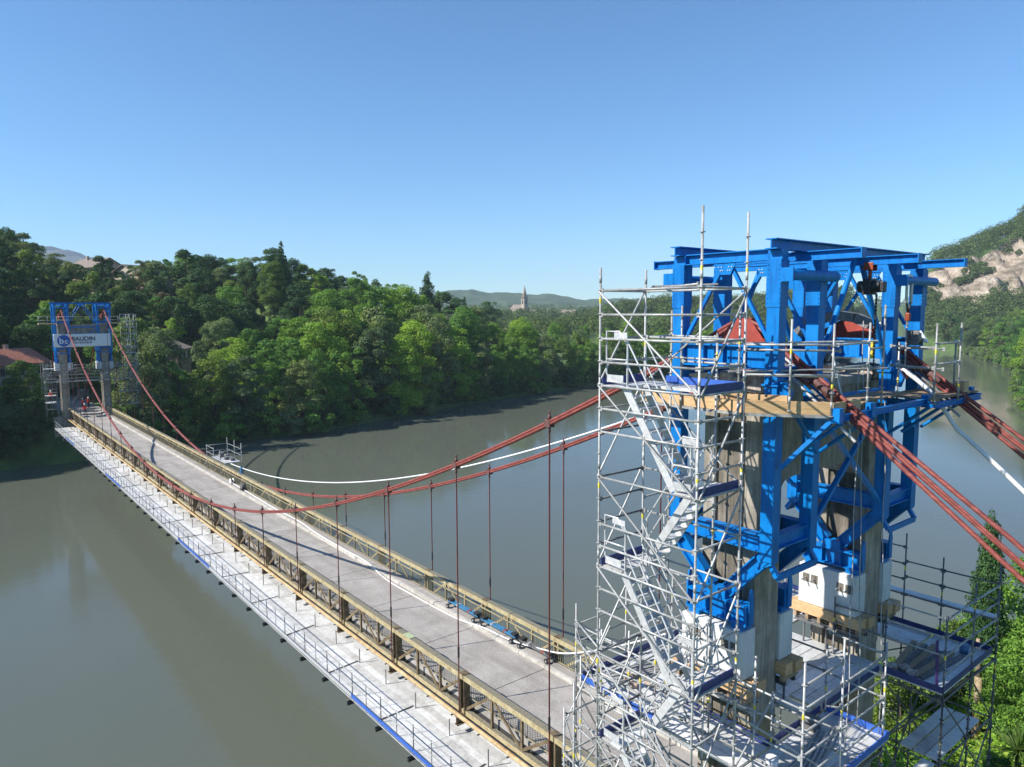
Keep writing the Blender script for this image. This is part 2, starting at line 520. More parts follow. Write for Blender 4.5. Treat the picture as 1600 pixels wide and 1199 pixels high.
def frame_z(p0, p1, up=None):
    """matrix with local Z along p0->p1; local Y nearest to up"""
    p0, p1 = Vector(p0), Vector(p1)
    z = (p1 - p0).normalized()
    if up is None:
        up = Vector((0, 0, 1)) if abs(z.z) < 0.95 else Vector((0, 1, 0))
    up = Vector(up)
    x = up.cross(z).normalized()
    y = z.cross(x)
    mm = Matrix((x, y, z)).transposed().to_4x4()
    mm.translation = p0
    return mm, (p1 - p0).length

def tube(name, parent, p0, p1, r, mat, n=10):
    me = cached(('tube', n, mat.name), lambda: bm_mesh('tube', lambda bm: add_tube(bm, (0, 0, 0), (0, 0, 1), 1, n)))
    mm, L_ = frame_z(p0, p1)
    return link(name, me, mat, parent, mm @ Matrix.Diagonal((r, r, L_, 1)))

def bar(name, parent, p0, p1, w, h, mat, up=None):
    """rectangular bar; h along up, w across"""
    me = cached(('bar', mat.name), lambda: bm_mesh('bar', lambda bm: add_box(bm, (-.5, -.5, 0), (.5, .5, 1))))
    mm, L_ = frame_z(p0, p1, up)
    return link(name, me, mat, parent, mm @ Matrix.Diagonal((w, h, L_, 1)))

def ibeam(name, parent, p0, p1, w, h, mat, up=None, tf=0.1, tw=0.1, stiff=False):
    """I-section of unit size scaled to w x h"""
    def mk():
        def fn(bm):
            add_box(bm, (-.5, .5 - tf, 0), (.5, .5, 1))
            add_box(bm, (-.5, -.5, 0), (.5, -.5 + tf, 1))
            add_box(bm, (-tw / 2, -.5 + tf, 0), (tw / 2, .5 - tf, 1))
            add_box(bm, (-.46, -.5 + tf, 0.004), (.46, .5 - tf, 0.010)) if stiff else None
            add_box(bm, (-.46, -.5 + tf, .990), (.46, .5 - tf, .996)) if stiff else None
        return bm_mesh('ibeam', fn)
    me = cached(('ibeam', mat.name, tf, tw, stiff), mk)
    mm, L_ = frame_z(p0, p1, up)
    return link(name, me, mat, parent, mm @ Matrix.Diagonal((w, h, L_, 1)))

def plate(name, parent, pts, thick, mat, axis):
    """flat plate with outline pts (world) extruded by thick along axis"""
    a = Vector(axis).normalized() * (thick / 2)
    pts = [Vector(p) for p in pts]
    n = len(pts)
    vs = [p - a for p in pts] + [p + a for p in pts]
    fs = [tuple(range(n))[::-1], tuple(range(n, 2 * n))] + [(i, (i + 1) % n, n + (i + 1) % n, n + i) for i in range(n)]
    me = pymesh(name, vs, fs)
    bm = bmesh.new(); bm.from_mesh(me)
    bmesh.ops.recalc_face_normals(bm, faces=bm.faces); bm.to_mesh(me); bm.free()
    return link(name, me, mat, parent)

def built(name, parent, mat, fn, mw=None):
    return link(name, bm_mesh(name, fn), mat, parent, mw)
# ------------------------------------------------------------------ terrain, water, hills
WATER_Z = -7.5
NS_Y = np.array([-900, -420, -330, -251, -168, -137, -112, -89, -73, -57, -37, -23, -5, 6, 15, 40, 120, 400, 900.])
NS_X = np.array([420, 205, 172, 158, 152, 143, 138, 133.5, 129, 123, 117, 117.5, 118.5, 117, 115.5, 116, 112, 100, 60.])
RS_Y = np.array([-900, -440, -406, -380, -319, -276, -226, -173, -120, -70, -45, -20, -8, 8, 30, 120, 400, 900.])
RS_X = np.array([330, 175, 143, 122, 92.5, 72, 59.7, 42, 26, 13, 7, 4.5, 3.5, 3.5, 2, -4, -14, -40.])

def sstep(a, b, x):
    t = np.clip((x - a) / (b - a), 0, 1)
    return t * t * (3 - 2 * t)

def wob(x, y):
    return np.sin(x * 0.11 + 1.3) * np.cos(y * 0.13 + 0.4) + 0.5 * np.sin(x * 0.29 + y * 0.23)

def ground_h(x, y):
    x = np.asarray(x, float); y = np.asarray(y, float)
    dn = x - np.interp(y, NS_Y, NS_X)        # >0 inland on the far bank
    dr = np.interp(y, RS_Y, RS_X) - x        # >0 inland on the near bank
    z = np.full(x.shape, -9.5)
    # far bank
    amp = np.interp(y, [-420, -200, -140, -115, -92, -60, -20, 40, 120, 400], [1, 0, 0, 1, 14, 17, 20, 24, 24, 18])
    low = np.interp(y, [-120, -20, -3, 4, 10, 60], [-3.5, -3.5, -0.6, 0.6, 1.4, 1.4])
    zn = -8.5 + sstep(-1.5, 7, dn) * (low + 8.5) + sstep(12, np.where(y < -50, 62, 90), dn) * (amp - low) + wob(x, y) * 0.5 * sstep(6, 25, dn)
    # road corridor through the far bank
    road = sstep(9, 4.5, np.abs(y)) * sstep(-0.5, 1.0, dn) * sstep(60, 25, dn)
    zn = zn * (1 - road) + road * -0.55
    zn = np.where(dn > 160, zn + 0.004 * (dn - 160), zn)
    z = np.where(dn > -2, np.maximum(z, zn), z)
    # near bank
    zr = -8.5 + sstep(-1.5, 6, dr) * 4.2 + sstep(4, 40, dr) * 2.6 + wob(x, y) * 0.25 * sstep(3, 12, dr)
    emb = sstep(11, 6.5, np.abs(y)) * sstep(-0.3, 2.2, dr)
    zr = zr * (1 - emb) + emb * -0.55
    z = np.where(dr > -2, np.maximum(z, zr), z)
    # wooded hill with the cliff, downstream on the right bank (u across the view, v along it)
    u = (x - CAM.x) * RGT.x + (y - CAM.y) * RGT.y
    v = (x - CAM.x) * FWD.x + (y - CAM.y) * FWD.y
    hr = np.interp(u, [-40, 40, 110, 190, 222, 260, 285, 311, 334, 356, 420, 520, 700, 1000], [0, 8, 17, 20, 22, 32, 42, 52, 64, 73, 92, 108, 114, 108])
    vj = v + 7 * np.sin(u * .13) + 5 * np.sin(u * .31 + 1) + 3 * np.sin(u * .71 + 2) + 2 * np.sin(u * 1.3)
    ramp_ = 0.42 * sstep(405, 455, v) + 0.30 * sstep(458, 474, vj) + 0.28 * sstep(480, 498, vj + 4 * np.sin(u * .5))
    crest = hr * (1 + 0.05 * np.sin(u * 0.07) + 0.03 * np.sin(u * 0.19))
    hill = crest * ramp_ * (0.3 + 0.7 * sstep(640, 515, v)) * sstep(1400, 700, v) + wob(x * 0.6, y * 0.6) * 1.2 * sstep(405, 440, v)
    near_river = np.maximum(dn, dr)
    z = np.where((v > 400) & (near_river > 0), np.maximum(z, z * 0 - 3 + hill), z)
    # rising country far behind
    z = z + np.where(v > 560, sstep(560, 2600, v) * 30, 0) * sstep(-20, 30, near_river)
    return z

def make_terrain():
    # polar sheet round the camera: fine where the camera looks, coarse elsewhere, out to the horizon
    fa = math.atan2(FWD.y, FWD.x)
    ang = np.concatenate([np.linspace(-0.80, 0.80, 420), np.linspace(0.83, 2 * math.pi - 0.83, 70)]) + fa
    rad = np.concatenate([np.linspace(4, 90, 62), np.linspace(92, 300, 90), np.geomspace(304, 900, 170), np.geomspace(930, 3700, 22)])
    A, R_ = np.meshgrid(ang, rad)
    X = CAM.x + np.cos(A) * R_
    Y = CAM.y + np.sin(A) * R_
    Z = ground_h(X, Y)
    n, k = Z.shape
    co = np.stack([X, Y, Z], -1).reshape(-1, 3)
    centre = len(co)
    co = np.vstack([co, [[CAM.x, CAM.y, float(ground_h(CAM.x, CAM.y))]]])
    i, j = np.meshgrid(np.arange(n - 1), np.arange(k), indexing='ij')
    j2 = (j + 1) % k
    quads = np.stack([i * k + j, (i + 1) * k + j, (i + 1) * k + j2, i * k + j2], -1).reshape(-1, 4)
    faces = [tuple(q) for q in quads.tolist()] + [(centre, a, (a + 1) % k) for a in range(k)]
    me = pymesh('ground', co, faces, True)
    me.materials.append(M['ground']); me.materials.append(M['rock'])
    # bare rock where the cliff stands
    qc = co[quads].mean(1)
    u = (qc[:, 0] - CAM.x) * RGT.x + (qc[:, 1] - CAM.y) * RGT.y
    v = (qc[:, 0] - CAM.x) * FWD.x + (qc[:, 1] - CAM.y) * FWD.y
    mi = np.zeros(len(faces), int)
    rocky = (v > 452) & (v < 500) & (u > 265) & (u < 560)
    mi[:len(quads)][rocky] = 1
    me.polygons.foreach_set('material_index', mi.tolist())
    o = link('ground', me)
    return tag(o, kind='structure')
make_terrain()

me = pymesh('river', [(-260, -900, WATER_Z), (520, -900, WATER_Z), (520, 900, WATER_Z), (-260, 900, WATER_Z)], [(0, 1, 2, 3)])
tag(link('river_water', me, M['water']), kind='structure')

def uvp(u, v, z):
    p = CAM + RGT * u + FWD * v
    return (p.x, p.y, z)

def ridge(name, mat, v, width, prof, base, seed, jag):
    """a long ridge across the view: a real heightfield strip with a crest and two flanks"""
    rn = np.random.default_rng(seed)
    us = np.linspace(prof[0][0], prof[-1][0], 260)
    h = np.interp(us, [p[0] for p in prof], [p[1] for p in prof])
    for oc in range(5):
        fq = 2 ** oc * 6 / (us[-1] - us[0]) * 2 * math.pi
        h = h + jag * (0.55 ** oc) * np.sin(us * fq + rn.uniform(0, 6))
    rows = 13
    vs, fs = [], []
    for r in range(rows):
        t = r / (rows - 1)
        s_ = math.sin(math.pi * t) ** 0.8 if 0 < t < 1 else 0
        for k_, uu in enumerate(us):
            nz = 1 + 0.10 * math.sin(uu * 0.013 + r * 1.7) * (1 - s_)
            vs.append(uvp(uu, v + (t - 0.5) * width, base + (h[k_] - base) * s_ * nz))
    n = len(us)
    for r in range(rows - 1):
        for k_ in range(n - 1):
            fs.append((r * n + k_, r * n + k_ + 1, (r + 1) * n + k_ + 1, (r + 1) * n + k_))
    o = link(name, pymesh(name, vs, fs, True), mat)
    return tag(o, kind='structure')

def up_at(y, v):   # height that a skyline of that elevation needs at distance v
    return CAM.z + (485.5 - y) / FPX * v
V1 = 2300.0
ridge('hills', M['hill'], V1, 560, [((x - 800) / FPX * V1, up_at(y, V1)) for x, y in
      [(520, 470), (640, 462), (700, 455), (740, 452), (790, 458), (820, 462), (860, 460), (900, 466), (960, 470), (1040, 466), (1100, 472), (1200, 474), (1400, 478)]], 20, 3, 3.5)
V2 = 3000.0
ridge('mountains', M['mountain'], V2, 900, [((x - 800) / FPX * V2, up_at(y, V2)) for x, y in
      [(-150, 440), (20, 412), (60, 395), (84, 386), (92, 384), (97, 392), (104, 391), (118, 390), (130, 398), (145, 404), (158, 400), (164, 406), (190, 420), (260, 450), (340, 470)]], 20, 5, 3.0)
# ------------------------------------------------------------------ the suspension bridge
LSP = 117.914
NODE0, NODE = 6.878, 5.3993
NODES = [NODE0 + NODE * i for i in range(-1, 21)]
HANG_Y = 2.838
ZMIN, KPAR, XMID = 0.342, 0.004414, 57.494
def cable_z(x):
    return ZMIN + KPAR * (x - XMID) ** 2
ROAD_Z = -0.40
TOWERS = [(-0.3, 1), (LSP + 0.3, -1)]    # x of the tower, +1: span on the +x side

bridge = thing('suspension_bridge', 'long narrow suspension bridge with red cables and ochre truss sides crossing the river', 'bridge', (0, 0, ROAD_Z))
# road slabs between joints
XS = [0.9] + NODES[1:] + [LSP - 0.6]
for a, b in zip(XS, XS[1:]):
    box('road_slab', bridge, (a + 0.02, -1.72, ROAD_Z - 0.22), (b - 0.02, 2.3, ROAD_Z), M['asphalt'])
    box('pavement_slab', bridge, (a + 0.015, -2.36, ROAD_Z - 0.2), (b - 0.015, -1.93, ROAD_Z + 0.14), M['asphalt'])
    k = 3
    for q in range(k):
        x0_, x1_ = a + (b - a) * q / k, a + (b - a) * (q + 1) / k
        j = RNG.uniform(-0.012, 0.012)
        box('kerb_stone', bridge, (x0_ + 0.008, -1.925 + j, ROAD_Z - 0.2), (x1_ - 0.008, -1.725 + j, ROAD_Z + 0.15 + j * 0.5), M['kerb'], bev=0.02)
box('deck_underside', bridge, (0.9, -2.3, ROAD_Z - 0.42), (LSP - 0.6, 2.3, ROAD_Z - 0.225), M['tar'])
for x in NODES:
    ibeam('cross_girder', bridge, (x, -3.0, -1.02), (x, 3.0, -1.02), 0.22, 0.38, M['truss_dark'])

def truss(side):
    y = 2.55 * side
    t = bridge
    sx = LSP - 1.2
    x0, x1 = 1.2, sx
    tr = box('top_chord', bridge, (x0, y - 0.14, 0.60), (x1, y + 0.14, 0.82), M['truss'])
    box('bottom_chord', bridge, (x0, y - 0.10, -0.86), (x1, y + 0.10, -0.66), M['truss'])
    zt, zb = 0.60, -0.66
    for i, x in enumerate(NODES):
        # riveted hanger post: two flanges and a web
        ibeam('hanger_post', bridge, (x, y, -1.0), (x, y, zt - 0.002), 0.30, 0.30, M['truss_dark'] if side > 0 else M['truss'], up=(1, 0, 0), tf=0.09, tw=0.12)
        box('post_cap', bridge, (x - 0.17, y - 0.155, 0.822), (x + 0.17, y + 0.155, 0.836), M['truss_dark'])
        if i == len(NODES) - 1:
            continue
        p = NODE / 3
        a, b, c, d = x, x + p, x + 2 * p, x + 3 * p
        for q in (b, c):
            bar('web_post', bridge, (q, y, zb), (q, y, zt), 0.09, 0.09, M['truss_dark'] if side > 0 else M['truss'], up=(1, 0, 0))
        for (p0, p1) in (((a + .12, zt - .03), (b - .04, zb + .03)), ((c - .04, zt - .03), (b + .04, zb + .03)), ((c + .04, zt - .03), (d - .12, zb + .03))):
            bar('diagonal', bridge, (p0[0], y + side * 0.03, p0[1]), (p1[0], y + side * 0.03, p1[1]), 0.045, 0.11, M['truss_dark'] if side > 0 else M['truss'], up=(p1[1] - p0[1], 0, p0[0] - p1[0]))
    # balusters and rails on the road side: too many to tell apart, one mesh
    yi = y - side * 0.17
    def fn(bm):
        xx = x0 + 0.1
        while xx < x1:
            add_box(bm, (xx - 0.009, yi - 0.009, -0.22), (xx + 0.009, yi + 0.009, 0.42))
            xx += 0.14
    tag(built('balusters', bridge, M['baluster'], fn), kind='stuff')
    bar('guard_rail', bridge, (x0, yi, 0.44), (x1, yi, 0.44), 0.05, 0.045, M['truss'])
    bar('guard_rail', bridge, (x0, yi, -0.21), (x1, yi, -0.21), 0.04, 0.04, M['truss'])
    if side > 0:
        for a, b in zip(NODES, NODES[1:]):
            tube('service_pipe', bridge, (a, 2.97, -0.74), (b - 0.01, 2.97, -0.74), 0.085, M['pipe'], 12)
            for q in (0, 1, 2):
                xx = a + NODE * q / 3 + 0.25
                bar('pipe_bracket', bridge, (xx, 2.62, -0.86), (xx, 3.08, -0.86), 0.05, 0.04, M['black'])
truss(1); truss(-1)
# pale tarpaulin square and rust are left to the paint; green tarp offcut on the parapet
box('parapet_sheet', bridge, (16.3, 2.40, 0.838), (16.9, 2.70, 0.846), M['tarp'])

def strand_path(y, dz, dy_back, dz_back, tower_fan):
    """one strand from near anchorage over both saddles to the far anchorage"""
    pts = []
    sz = 15.05
    nx, fx = TOWERS[0][0], TOWERS[1][0]
    for x in (-22.5, -12, -6, -3):
        t = min(1, (-x) / 6)
        pts.append((x, y + dy_back * t, sz - 0.755 * (nx - 0.55 - x) - 0.42 + dz + dz_back * t))
    pts += [(nx - 0.95, y + dy_back * .35, sz - 0.62 + dz), (nx - 0.45, y + dy_back * .2, sz - 0.20 + dz), (nx, y, sz + dz - 0.02), (nx + 0.45, y, sz - 0.16 + dz)]
    for x in np.linspace(1.1, LSP - 1.1, 90):
        pts.append((float(x), y, cable_z(float(x)) + dz))
    pts += [(fx - 0.45, y, sz - 0.16 + dz), (fx, y, sz + dz - 0.02), (fx + 0.45, y, sz - 0.25 + dz)]
    for x in (fx + 3, fx + 12, fx + 24):
        pts.append((x, y, sz - 0.7 * (x - fx - 0.3) + dz))
    return pts

for side in (1, -1):
    cab = built('main_cable', bridge, M['red'], lambda bm: add_path(bm, strand_path(HANG_Y * side - 0.045, -0.045, 0.10, -0.17, 0), 0.052, 8))
    for (dy, dz, db, zb_, r) in ((0.045, -0.045, -0.12, 0.02, 0.052), (-0.045, 0.045, 0.03, 0.0, 0.034), (0.045, 0.045, -0.18, 0.20, 0.052)):
        built('cable_strand', cab, M['red'], lambda bm: add_path(bm, strand_path(HANG_Y * side + dy, dz, db, zb_, 0), r, 8))
    # hanger rods with their clamps
    for x in NODES[1:]:
        zc = cable_z(x)
        y = HANG_Y * side
        zb_ = -0.9
        if zc < 0.2:
            continue
        h = tube('hanger', bridge, (x, y, zb_), (x, y, max(zc, zb_ + .4)), 0.027, M['hanger'], 8)
        def fn(bm, x=x, y=y, zc=zc):
            add_box(bm, (x - 0.13, y - 0.115, zc - 0.12), (x + 0.13, y + 0.115, zc + 0.12))
            add_tube(bm, (x, y, zc + 0.12), (x, y, zc + 0.30), 0.09, 8, 0.035)
            add_tube(bm, (x, y, zc + 0.30), (x, y, zc + 0.42), 0.03, 8)
            add_tube(bm, (x, y, zc - 0.3), (x, y, zc - 0.12), 0.045, 8)
        built('clamp', h, M['red_dark'], fn)
        if zc > 1.6:
            tube('turnbuckle', h, (x, y, 1.0 + 0.6 * ((x * 7) % 1)), (x, y, 1.45 + 0.6 * ((x * 7) % 1)), 0.042, M['black'], 8)

PY_DX, PY_DY = 0.75, 0.53
PYL_Y = 2.82
def portal(x0, sgn):
    """concrete portal: two panelled pylons and a haunched cross beam, saddles on top"""
    b0 = -11.0
    parts = []
    for ys in (1, -1):
        yc = PYL_Y * ys
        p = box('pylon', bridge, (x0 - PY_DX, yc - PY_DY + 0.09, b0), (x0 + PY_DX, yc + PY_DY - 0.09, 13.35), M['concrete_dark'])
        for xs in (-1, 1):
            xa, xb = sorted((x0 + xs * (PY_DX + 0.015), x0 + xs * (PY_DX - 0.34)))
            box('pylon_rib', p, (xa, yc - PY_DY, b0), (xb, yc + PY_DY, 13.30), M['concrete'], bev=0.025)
        # footing and plinth
        box('pylon_base', p, (x0 - PY_DX - 0.35, yc - PY_DY - 0.3, b0), (x0 + PY_DX + 0.35, yc + PY_DY + 0.3, -1.9), M['concrete'], bev=0.04)
        # masonry head, broken and uneven
        hd = []
        r_ = random.Random(int(x0 * 10) + ys)
        for kx in range(4):
            for ky in range(2):
                xa = x0 - PY_DX - 0.02 + kx * 0.385
                ya = yc - PY_DY - 0.02 + ky * 0.54
                box('head_stone', p, (xa + .01, ya + .01, 13.352), (xa + .375, ya + .53, 13.72 + r_.uniform(-.05, .1)), M['masonry'], bev=0.03)
        # saddle housing: red trapezoid plates with a rounded dark crown
        for dy in (-0.20, 0.20):
            yy = yc + dy
            plate('saddle_plate', p, [(x0 - 0.72, yy, 14.45), (x0 + 0.72, yy, 14.45), (x0 + 0.30, yy, 14.98), (x0 + 0.12, yy, 15.10), (x0 - 0.12, yy, 15.10), (x0 - 0.30, yy, 14.98)], 0.03, M['red_plate'], (0, 1, 0))
        def fn(bm, yc=yc):
            add_box(bm, (x0 - 0.62, yc - 0.18, 14.3), (x0 + 0.62, yc + 0.18, 14.62))
            add_tube(bm, (x0, yc - 0.185, 14.66), (x0, yc + 0.185, 14.66), 0.30, 20)
        built('saddle', p, M['red_dark'], fn)
        # bolts along the plate
        def fb(bm, yc=yc):
            for k in range(6):
                xx = x0 - 0.55 + k * 0.22
                for dy in (-0.222, 0.222):
                    add_tube(bm, (xx, yc + dy - .012, 14.53), (xx, yc + dy + .012, 14.53), 0.022, 6)
        built('saddle_bolts', p, M['red_dark'], fb)
        parts.append(p)
    # cross beam with haunches
    yi = PYL_Y - PY_DY
    prof = [(-yi, 10.55), (-yi + 0.5, 11.0), (-yi + 0.9, 11.06), (yi - 0.9, 11.06), (yi - 0.5, 11.0), (yi, 10.55), (yi, 13.25), (-yi, 13.25)]
    plate('cross_beam', bridge, [(x0, y, z) for y, z in prof], 1.1, M['concrete'], (1, 0, 0))
    box('cross_beam_cornice', bridge, (x0 - 0.72, -yi + .002, 13.252), (x0 + 0.72, yi - .002, 13.5), M['concrete'], bev=0.03)
    return parts
for x0, sg in TOWERS:
    portal(x0, sg)
# anchorage and abutments
box('abutment', bridge, (-6.0, -4.6, -10.5), (0.88, 4.6, -0.63), M['concrete'], bev=0.05)
box('abutment', bridge, (LSP - 0.58, -4.6, -10.5), (LSP + 7.0, 4.6, -0.63), M['concrete'], bev=0.05)
for x0 in (-22.5, LSP + 24):
    for s_ in (-1, 1):
        box('anchor_block', bridge, (x0 - 1.6, s_ * 2.8 - 0.9, -3), (x0 + 1.2, s_ * 2.8 + 0.9, 0.6 if x0 < 0 else 1.2), M['concrete'], bev=0.05)
def road_strip(pts, w, name):
    vs, fs = [], []
    for (x, y, z, nx, ny) in pts:
        vs += [(x - ny * w, y + nx * w, z), (x + ny * w, y - nx * w, z)]
    for i in range(len(pts) - 1):
        fs.append((2 * i, 2 * i + 1, 2 * i + 3, 2 * i + 2))
    me = pymesh(name, vs, fs)
    bm = bmesh.new(); bm.from_mesh(me)
    g = bmesh.ops.extrude_face_region(bm, geom=bm.faces[:])
    for v_ in [e for e in g['geom'] if isinstance(e, bmesh.types.BMVert)]:
        v_.co.z -= 0.25
    bmesh.ops.recalc_face_normals(bm, faces=bm.faces)
    bm.to_mesh(me); bm.free()
    return tag(link(name, me, M['asphalt']), kind='structure')
road_strip([(x, 0, ROAD_Z, 1, 0) for x in (-60, -30, -10, 0.88)], 2.6, 'road')
road_strip([(x, 0, ROAD_Z, 1, 0) for x in (LSP - 0.58, LSP + 8, LSP + 20, LSP + 36)], 2.9, 'road')
# ------------------------------------------------------------------ blue steel frames round the tower heads
FDX, FDY = 1.30, 0.85
def steel_frame(x0, label, detail=True):
    t = thing('steel_frame', label, 'steel frame', (x0, 0, 8.3))
    B = M['blue']
    xs = (x0 - FDX, x0 + FDX)
    planes = [s * PYL_Y + d for s in (1, -1) for d in (FDY, -FDY)]
    for y in planes:
        ys = 1 if y > 0 else -1
        for x in xs:
            sx = 1 if x > x0 else -1
            # box post in two bolted lengths, lower one a little wider
            p = box('post', t, (x - 0.155, y - 0.15, 9.55), (x + 0.155, y + 0.15, 15.35), B)
            box('post_head', p, (x - 0.175, y - 0.165, 15.352), (x + 0.175, y + 0.165, 16.40), B)
            if detail:
                def fb(bm, x=x, y=y):
                    for k in range(9):
                        z = 15.45 + k * 0.105
                        for dy in (-0.13, 0.13):
                            add_tube(bm, (x - 0.19, y + dy, z), (x - 0.174, y + dy, z), 0.014, 6)
                        for dx_ in (-0.14, 0.14):
                            add_tube(bm, (x + dx_, y + .164, z), (x + dx_, y + .18, z), 0.014, 6)
                tag(built('bolts', p, B, fb), kind='stuff')
                plate('flange_plate', p, [(x - 0.2, y - 0.2, 13.62), (x + 0.2, y - 0.2, 13.62), (x + 0.2, y + 0.2, 13.62), (x - 0.2, y + 0.2, 13.62)], 0.04, B, (0, 0, 1))
                # lifting ear plates below the platform
                plate('ear_plate', p, [(x + sx * .156, y, 13.25), (x + sx * .36, y, 13.20), (x + sx * .44, y, 13.45), (x + sx * .3, y, 13.68), (x + sx * .156, y, 13.7)], 0.14, B, (0, 1, 0))
        # longitudinal beams
        ibeam('head_beam', t, (xs[0] + .18, y, 16.52), (xs[1] - .18, y, 16.52), 0.22, 0.25, B, tf=.09)
        box('head_beam_end', t, (xs[0] - .17, y - .12, 16.402), (xs[0] + .178, y + .12, 16.612), B)
        box('head_beam_end', t, (xs[1] - .178, y - .12, 16.402), (xs[1] + .17, y + .12, 16.612), B)
        yo = y + (0.0)
        ibeam('saddle_girder', t, (xs[0] + .157, yo, 14.22), (xs[1] - .157, yo, 14.22), 0.26, 0.54, B, tf=.07, tw=.08)
        if detail:
            for k in (-0.55, 0, 0.55):
                box('stiffener', t, (x0 + k - .012, yo - .12, 13.995), (x0 + k + .012, yo + .12, 14.445), B)
        ibeam('tie_beam', t, (xs[0] + .157, y, 9.93), (xs[1] - .157, y, 9.93), 0.24, 0.42, B, tf=.08)
        # inverted V bracing in the head
        for x in xs:
            sx = 1 if x > x0 else -1
            bar('head_brace', t, (x0 + sx * .12, y, 16.30), (x - sx * .17, y, 14.62), 0.08, 0.09, B, up=(0, 1, 0))
        plate('gusset', t, [(x0 - .28, y + .075, 16.39), (x0 + .28, y + .075, 16.39), (x0 + .14, y + .075, 16.12), (x0 - .14, y + .075, 16.12)], 0.02, B, (0, 1, 0))
        if detail:
            def fg(bm, y=y):
                for dx_ in (-.18, -.10, .10, .18):
                    for z in (16.22, 16.30):
                        add_tube(bm, (x0 + dx_ * (1 if z > 16.25 else .7), y + .085, z), (x0 + dx_ * (1 if z > 16.25 else .7), y + .10, z), 0.016, 6)
            tag(built('gusset_bolts', t, M['alu'], fg), kind='stuff')
        # V arms carrying the posts down to the bracket girder on the concrete block
        for x in xs:
            sx = 1 if x > x0 else -1
            a = Vector((x - sx * .02, y, 9.66)); b = Vector((x0 + sx * .24, y, 8.52))
            ibeam('strut_arm', t, a, b, 0.24, 0.34, B, up=(sx * 0.66, 0, 0.75), tf=.10, tw=.14)
            plate('knee_plate', t, [(x + sx * .15, y, 9.5), (x + sx * .156, y, 10.1), (x - sx * .3, y, 9.6), (x - sx * .05, y, 9.38)], 0.24, B, (0, 1, 0))
        ibeam('bracket_girder', t, (x0 - .86, y, 8.08), (x0 + .86, y, 8.08), 0.34, 0.50, B, tf=.08, tw=.10)
        for k in (-0.84, -0.28, 0.28, 0.84):
            box('stiffener', t, (x0 + k - .012, y - .155, 7.875), (x0 + k + .012, y + .155, 8.285), B)
        for k in (-0.62, 0.62):
            box('bearing', t, (x0 + k - .16, y - .17, 7.71), (x0 + k + .16, y + .17, 7.828), B)
        box('seat', t, (x0 - .26, y - .15, 8.332), (x0 + .26, y + .15, 8.56), B)
        # pointed lug plates at the girder ends
        for k in (-1, 1):
            xx = x0 + k * 0.885
            plate('lug', t, [(xx, y - .09, 7.85), (xx, y + .09, 7.85), (xx, y + .10, 8.45), (xx, y + .04, 8.72), (xx, y - .04, 8.72), (xx, y - .10, 8.45)], 0.04, B, (1, 0, 0))
    # ties across each pylon
    for s in (1, -1):
        ya, yb = s * PYL_Y + FDY, s * PYL_Y - FDY
        for x in xs:
            sx = 1 if x > x0 else -1
            xt = x + sx * 0.31
            r = tube('spreader_tube', t, (xt, ya + .12, 16.06), (xt, yb - .28, 16.06), 0.12, B, 16)
            box('tube_cap', r, (xt - .15, ya + .122, 15.91), (xt + .15, ya + .17, 16.21), B)
            box('tube_seat', r, (xt - sx * .17 - .045, ya - .16, 15.90), (xt - sx * .17 + .045, ya + .16, 16.20), B)
            box('tube_seat', r, (xt - sx * .17 - .045, yb - .16, 15.90), (xt - sx * .17 + .045, yb + .16, 16.20), B)
            ibeam('cross_tie', t, (x, ya - .152, 9.95), (x, yb + .152, 9.95), 0.22, 0.34, B, tf=.08)
            bar('cross_strap', t, (xt - sx * .08, ya, 9.2), (xt - sx * .08, yb, 9.2), 0.05, 0.16, B)
            for yy in (ya, yb):
                bar('cross_strap', t, (xt - sx * .08, yy, 9.2), (x, yy, 9.56), 0.1, 0.12, B, up=(0, 1, 0))
            ibeam('cross_tie', t, (x, ya - .152, 13.85), (x, yb + .152, 13.85), 0.22, 0.30, B, tf=.08)
    # long top beams across both pylons, runway beams below them along the bridge
    for x in xs:
        ibeam('top_beam', t, (x, 3.98, 16.735), (x, -3.98, 16.735), 0.28, 0.23, B, tf=.10)
    for y in (PYL_Y, 0, -PYL_Y):
        r = ibeam('runway_beam', t, (x0 - 2.76, y, 16.50), (x0 + 2.82, y, 16.50), 0.19, 0.21, B, tf=.10, tw=.09)
        for xx in (x0 - 2.772, x0 + 2.832):
            box('end_plate', r, (xx - .01, y - .11, 16.385), (xx + .01, y + .11, 16.615), B)
    # bracing between the two pylons
    yi = PYL_Y - FDY
    for x in xs:
        for s in (1, -1):
            tube('portal_brace', t, (x, s * 0.14, 16.58), (x, s * (yi - .12), 13.78), 0.07, B, 14)
            bar('cross_brace', t, (x, s * (yi - .2), 12.85), (x, -s * (yi - .2), 10.05), 0.10, 0.12, B, up=(1, 0, 0))
        bar('portal_tie', t, (x, yi - .2, 13.1), (x, -yi + .2, 13.1), 0.12, 0.16, B)
    return t
near_frame = steel_frame(TOWERS[0][0], 'bright blue bolted steel frame round the head of the tower beside the stair scaffold')
far_frame = steel_frame(TOWERS[1][0], 'bright blue steel frame on the tower that carries the banner', False)

